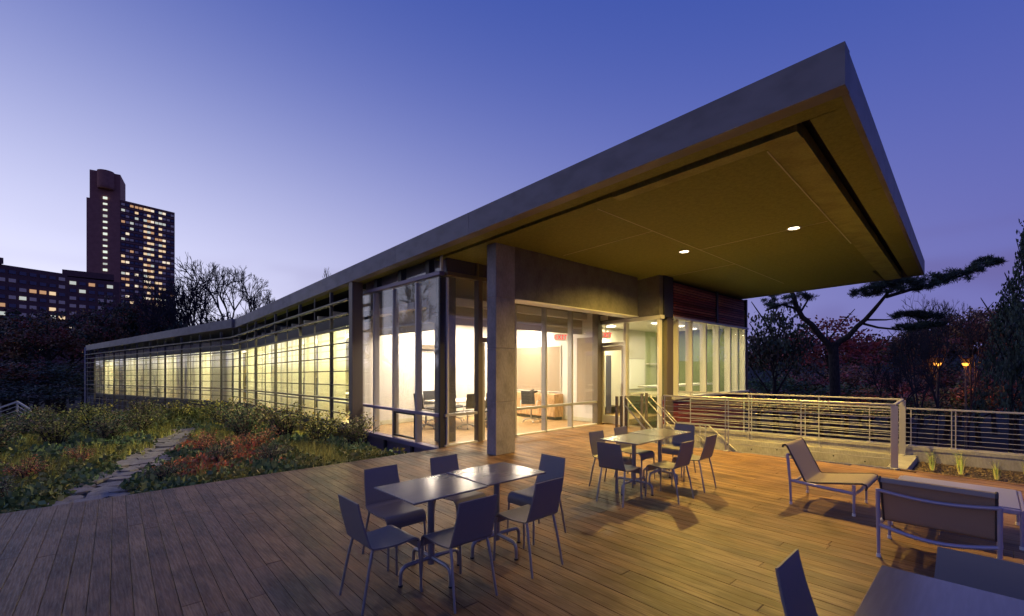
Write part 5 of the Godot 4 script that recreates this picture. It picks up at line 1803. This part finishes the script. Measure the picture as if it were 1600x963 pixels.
func scatter(called: String, label: String, mesh: Mesh, spots: Array) -> void:
	var mm := MultiMesh.new()
	mm.transform_format = MultiMesh.TRANSFORM_3D
	mm.mesh = mesh
	mm.instance_count = spots.size()
	for k in spots.size():
		mm.set_instance_transform(k, spots[k])
	var o := MultiMeshInstance3D.new()
	o.name = numbered(called)
	o.multimesh = mm
	o.material_override = M["leaf"]
	add_child(o)
	tag(o, label, "ground cover")
	o.set_meta("kind", "stuff")

func path_x(z: float) -> float:
	return 0.05 + (-8.7 - z) * 0.245

func on_path(x: float, z: float) -> bool:
	return z > -19.5 and absf(x - path_x(z)) < 0.42 + 0.12 * sin(z * 3.1 + x * 5.0)

func build_garden() -> void:
	leaf_gain = 3.6  # garden leaf colours brightened and yellowed in place of warm light
	var olive := [[0.085, 0.085, 0.016], [0.06, 0.07, 0.014], [0.12, 0.105, 0.026], [0.042, 0.05, 0.012]]
	var yell := [[0.19, 0.155, 0.025], [0.14, 0.135, 0.025], [0.085, 0.09, 0.016]]
	var rust := [[0.24, 0.07, 0.025], [0.2, 0.1, 0.03], [0.15, 0.045, 0.025], [0.12, 0.1, 0.03]]
	var deep := [[0.03, 0.05, 0.016], [0.045, 0.065, 0.02], [0.06, 0.075, 0.028]]
	var brown := [[0.09, 0.06, 0.03], [0.06, 0.045, 0.022], [0.1, 0.08, 0.035]]
	# flagstone path
	var pth := thing("garden_path", "uneven flagstone path winding up between the garden plants", "path")
	pth.set_meta("kind", "structure")
	var z := -8.35
	while z > -20.0:
		for s in [-0.36, -0.02, 0.32]:
			var b := MB.new()
			var p := []
			var n := 7
			var rx := rng.randf_range(0.16, 0.24)
			var rz := rng.randf_range(0.15, 0.24)
			for k in n:
				var a := k * TAU / n + rng.randf_range(-0.25, 0.25)
				p.append(Vector3(cos(a) * rx * rng.randf_range(0.85, 1.1), 0, sin(a) * rz * rng.randf_range(0.85, 1.1)))
			b.slab(p, 0.05)
			var x: float = path_x(z) + s + rng.randf_range(-0.06, 0.06)
			var o := part("flagstone", b.mesh(), M["stone"], pth)
			o.position = Vector3(x, ground_y(x, z) - 0.015 + rng.randf_range(0, 0.02), z + rng.randf_range(-0.1, 0.1))
			o.rotation = Vector3(rng.randf_range(-0.06, 0.06), rng.randf_range(0, TAU), rng.randf_range(-0.06, 0.06))
		z -= 0.4
	# ground covers
	var gz := FastNoiseLite.new()
	gz.seed = 90
	gz.frequency = 0.25
	var kinds := {"olive": [], "yellow": [], "rust": [], "deep": [], "far": []}
	for k in 15000:
		var d := pow(rng.randf(), 1.35)
		var zz := -8.25 - d * 40.0
		var x := rng.randf_range(-7.5 - d * 8.0, 4.7 - maxf(0.0, d - 0.4) * 9.0)
		if on_path(x, zz) or x > 5.4:
			continue
		var y := ground_y(x, zz)
		var sc := rng.randf_range(0.6, 1.3) * (1.0 + d * 0.9)
		var tf := Transform3D(Basis(Vector3.UP, rng.randf_range(0, TAU)) * Basis.from_scale(Vector3(sc, sc * rng.randf_range(0.7, 1.2), sc)), Vector3(x, y - 0.01, zz))
		var g := gz.get_noise_2d(x * 2.2, zz) + rng.randf_range(-0.16, 0.16)
		if zz < -20.0:
			kinds["far"].append(tf)
		elif x > path_x(zz) and x < path_x(zz) + 2.6 and zz < -9.2 and zz > -13.6 and g > 0.02:
			kinds["rust"].append(tf)
		elif g > (0.2 if zz > -13.5 else -0.02):
			kinds["yellow"].append(tf)
		elif g > -0.12:
			kinds["olive"].append(tf)
		else:
			kinds["deep"].append(tf)
	var low := func(cols: Array, ls: float, h: float) -> ArrayMesh:
		var b := MB.new()
		b.colored = true
		for k in 26:
			var e := rdir() * 0.15
			e.y = absf(e.y) * h
			b.ink = pick(cols)
			var d := (rdir() + Vector3.UP * 0.5).normalized()
			leaf(b, e, d, d.cross(rdir()).normalized(), ls * rng.randf_range(0.6, 1.2), ls * 0.35)
		return b.mesh()
	scatter("ground_cover", "olive low ground cover of small leaves over the garden slope", low.call(olive, 0.075, 1.0), kinds["olive"])
	scatter("ground_cover", "yellow green tufts in patches on the garden slope", tuft_mesh(30, 0.26, 0.007, yell, 0.16), kinds["yellow"])
	scatter("ground_cover", "rust and orange low growth right of the flagstone path", low.call(rust, 0.07, 1.3), kinds["rust"])
	scatter("ground_cover", "deep green ground cover along the deck edge", low.call(deep, 0.085, 1.1), kinds["deep"])
	scatter("ground_cover", "tall mixed growth at the far end of the garden", low.call(olive, 0.1, 2.2), kinds["far"])
	# shrubs
	var sets := [shrub_mesh(30, 46, 0.05, olive + brown, 0.13), shrub_mesh(26, 34, 0.055, yell + olive, 0.13), shrub_mesh(34, 52, 0.05, deep + brown, 0.14), shrub_mesh(24, 36, 0.055, rust, 0.12)]
	var S := [
		[4.0, -13.4, 1.5, 0, "tall olive brown shrub in front of the louvre screen, leftmost of three"],
		[4.25, -11.6, 1.35, 1, "pale yellow green shrub in front of the screen's end post"],
		[4.75, -10.6, 1.15, 0, "loose shrub with bare twigs below the low opening sash"],
		[3.3, -14.6, 1.4, 2, "dark bushy shrub behind the tall olive brown shrub"],
		[1.9, -10.3, 0.6, 2, "low dark green shrub on the deck side, right of the path"],
		[2.6, -9.6, 0.55, 2, "low leafy shrub by the deck edge in front of the rust growth"],
		[2.9, -11.6, 0.75, 3, "orange rust shrub in the middle of the garden"],
		[2.0, -12.2, 0.7, 3, "rust red shrub just right of the flagstones"],
		[0.9, -9.1, 0.5, 2, "dark mound at the deck edge right beside the flagstones"],
		[-0.9, -9.3, 0.55, 2, "dark leafy mound at the deck edge, far left"],
		[-0.75, -11.3, 0.55, 3, "small red tinged shrub in the yellow patch, left"],
		[-0.1, -12.9, 0.5, 3, "small reddish shrub left of the path, higher up"],
		[-1.6, -15.8, 1.25, 2, "dark hedge like shrub at the left edge"],
		[-0.6, -16.6, 1.3, 0, "brownish shrub second from the left edge"],
		[0.45, -16.6, 1.25, 2, "dark rounded shrub left of the path's upper end"],
		[1.2, -18.6, 1.3, 0, "brown green shrub beside the path's upper end"],
		[0.2, -19.8, 1.5, 1, "bright green shrub behind the brown hedge"],
		[-1.3, -20.4, 1.4, 2, "dark shrub in front of the small pale railing"],
		[2.5, -21.5, 1.5, 1, "lit yellow green shrub beyond the path's end"],
		[3.6, -19.4, 1.6, 1, "sunny green shrub against the louvre screen"],
		[3.9, -16.9, 1.45, 2, "dense dark shrub against the louvre screen, between two green ones"],
		[1.7, -24.5, 1.7, 0, "olive shrub below the sill of the bent wing"],
		[0.2, -26.5, 1.7, 1, "green shrub below the lower windows of the wing"],
		[-1.4, -28.0, 1.7, 0, "olive shrub before the far end of the wing"],
		[-3.6, -29.5, 1.7, 2, "dark shrub beyond the small pale railing"],
		[-2.6, -17.6, 1.35, 2, "dark shrub half outside the left edge"],
	]
	for k in S.size():
		var e: Array = S[k]
		var t := thing("garden_shrub", e[4], "shrub", Vector3(e[0], ground_y(e[0], e[1]) - 0.02, e[1]), k * 1.9, "garden shrubs")
		var sc: float = e[2] * (0.72 if e[2] > 1.0 else 0.85)
		t.scale = Vector3(sc * 1.55, sc, sc * 1.55)
		part("foliage", sets[e[3]][0], M["leaf"], t)
		part("stem", sets[e[3]][1], M["twig"], t)
	# grass tufts and litter in the bed by the parapet
	var gm := tuft_mesh(90, 0.5, 0.005, [[0.09, 0.11, 0.03], [0.06, 0.09, 0.025], [0.14, 0.12, 0.05]], 0.24)
	var G := [[10.95, -0.72, 0.85, "first grass tuft from the concrete corner"], [10.95, -0.36, 0.95, "second grass tuft from the concrete corner, below the double post"], [10.75, 0.06, 0.75, "third grass tuft from the concrete corner, short and wide"], [11.05, 0.42, 1.1, "fourth grass tuft from the concrete corner, tall at the right edge"]]
	for e in G:
		var t := thing("grass_tuft", e[3], "ornamental grass", Vector3(e[0], -0.11, e[1]), e[0] * 7.0, "grass tufts along the parapet")
		t.scale = Vector3.ONE * e[2]
		part("blades", gm, M["leaf"], t)
	var chips := []
	var cb := MB.new()
	cb.colored = true
	cb.ink = Color(0.2, 0.14, 0.08)
	cb.box(Vector3.ZERO, Vector3(0.05, 0.01, 0.02))
	for k in 900:
		var zz := rng.randf_range(-0.9, 2.5)
		chips.append(Transform3D(Basis(rdir(), rng.randf_range(0, TAU)), Vector3(rng.randf_range(10.08, 11.75), -0.1, zz)))
	scatter("bark_chips", "pale bark chips and dry leaves lying in the bed by the parapet", cb.mesh(), chips)
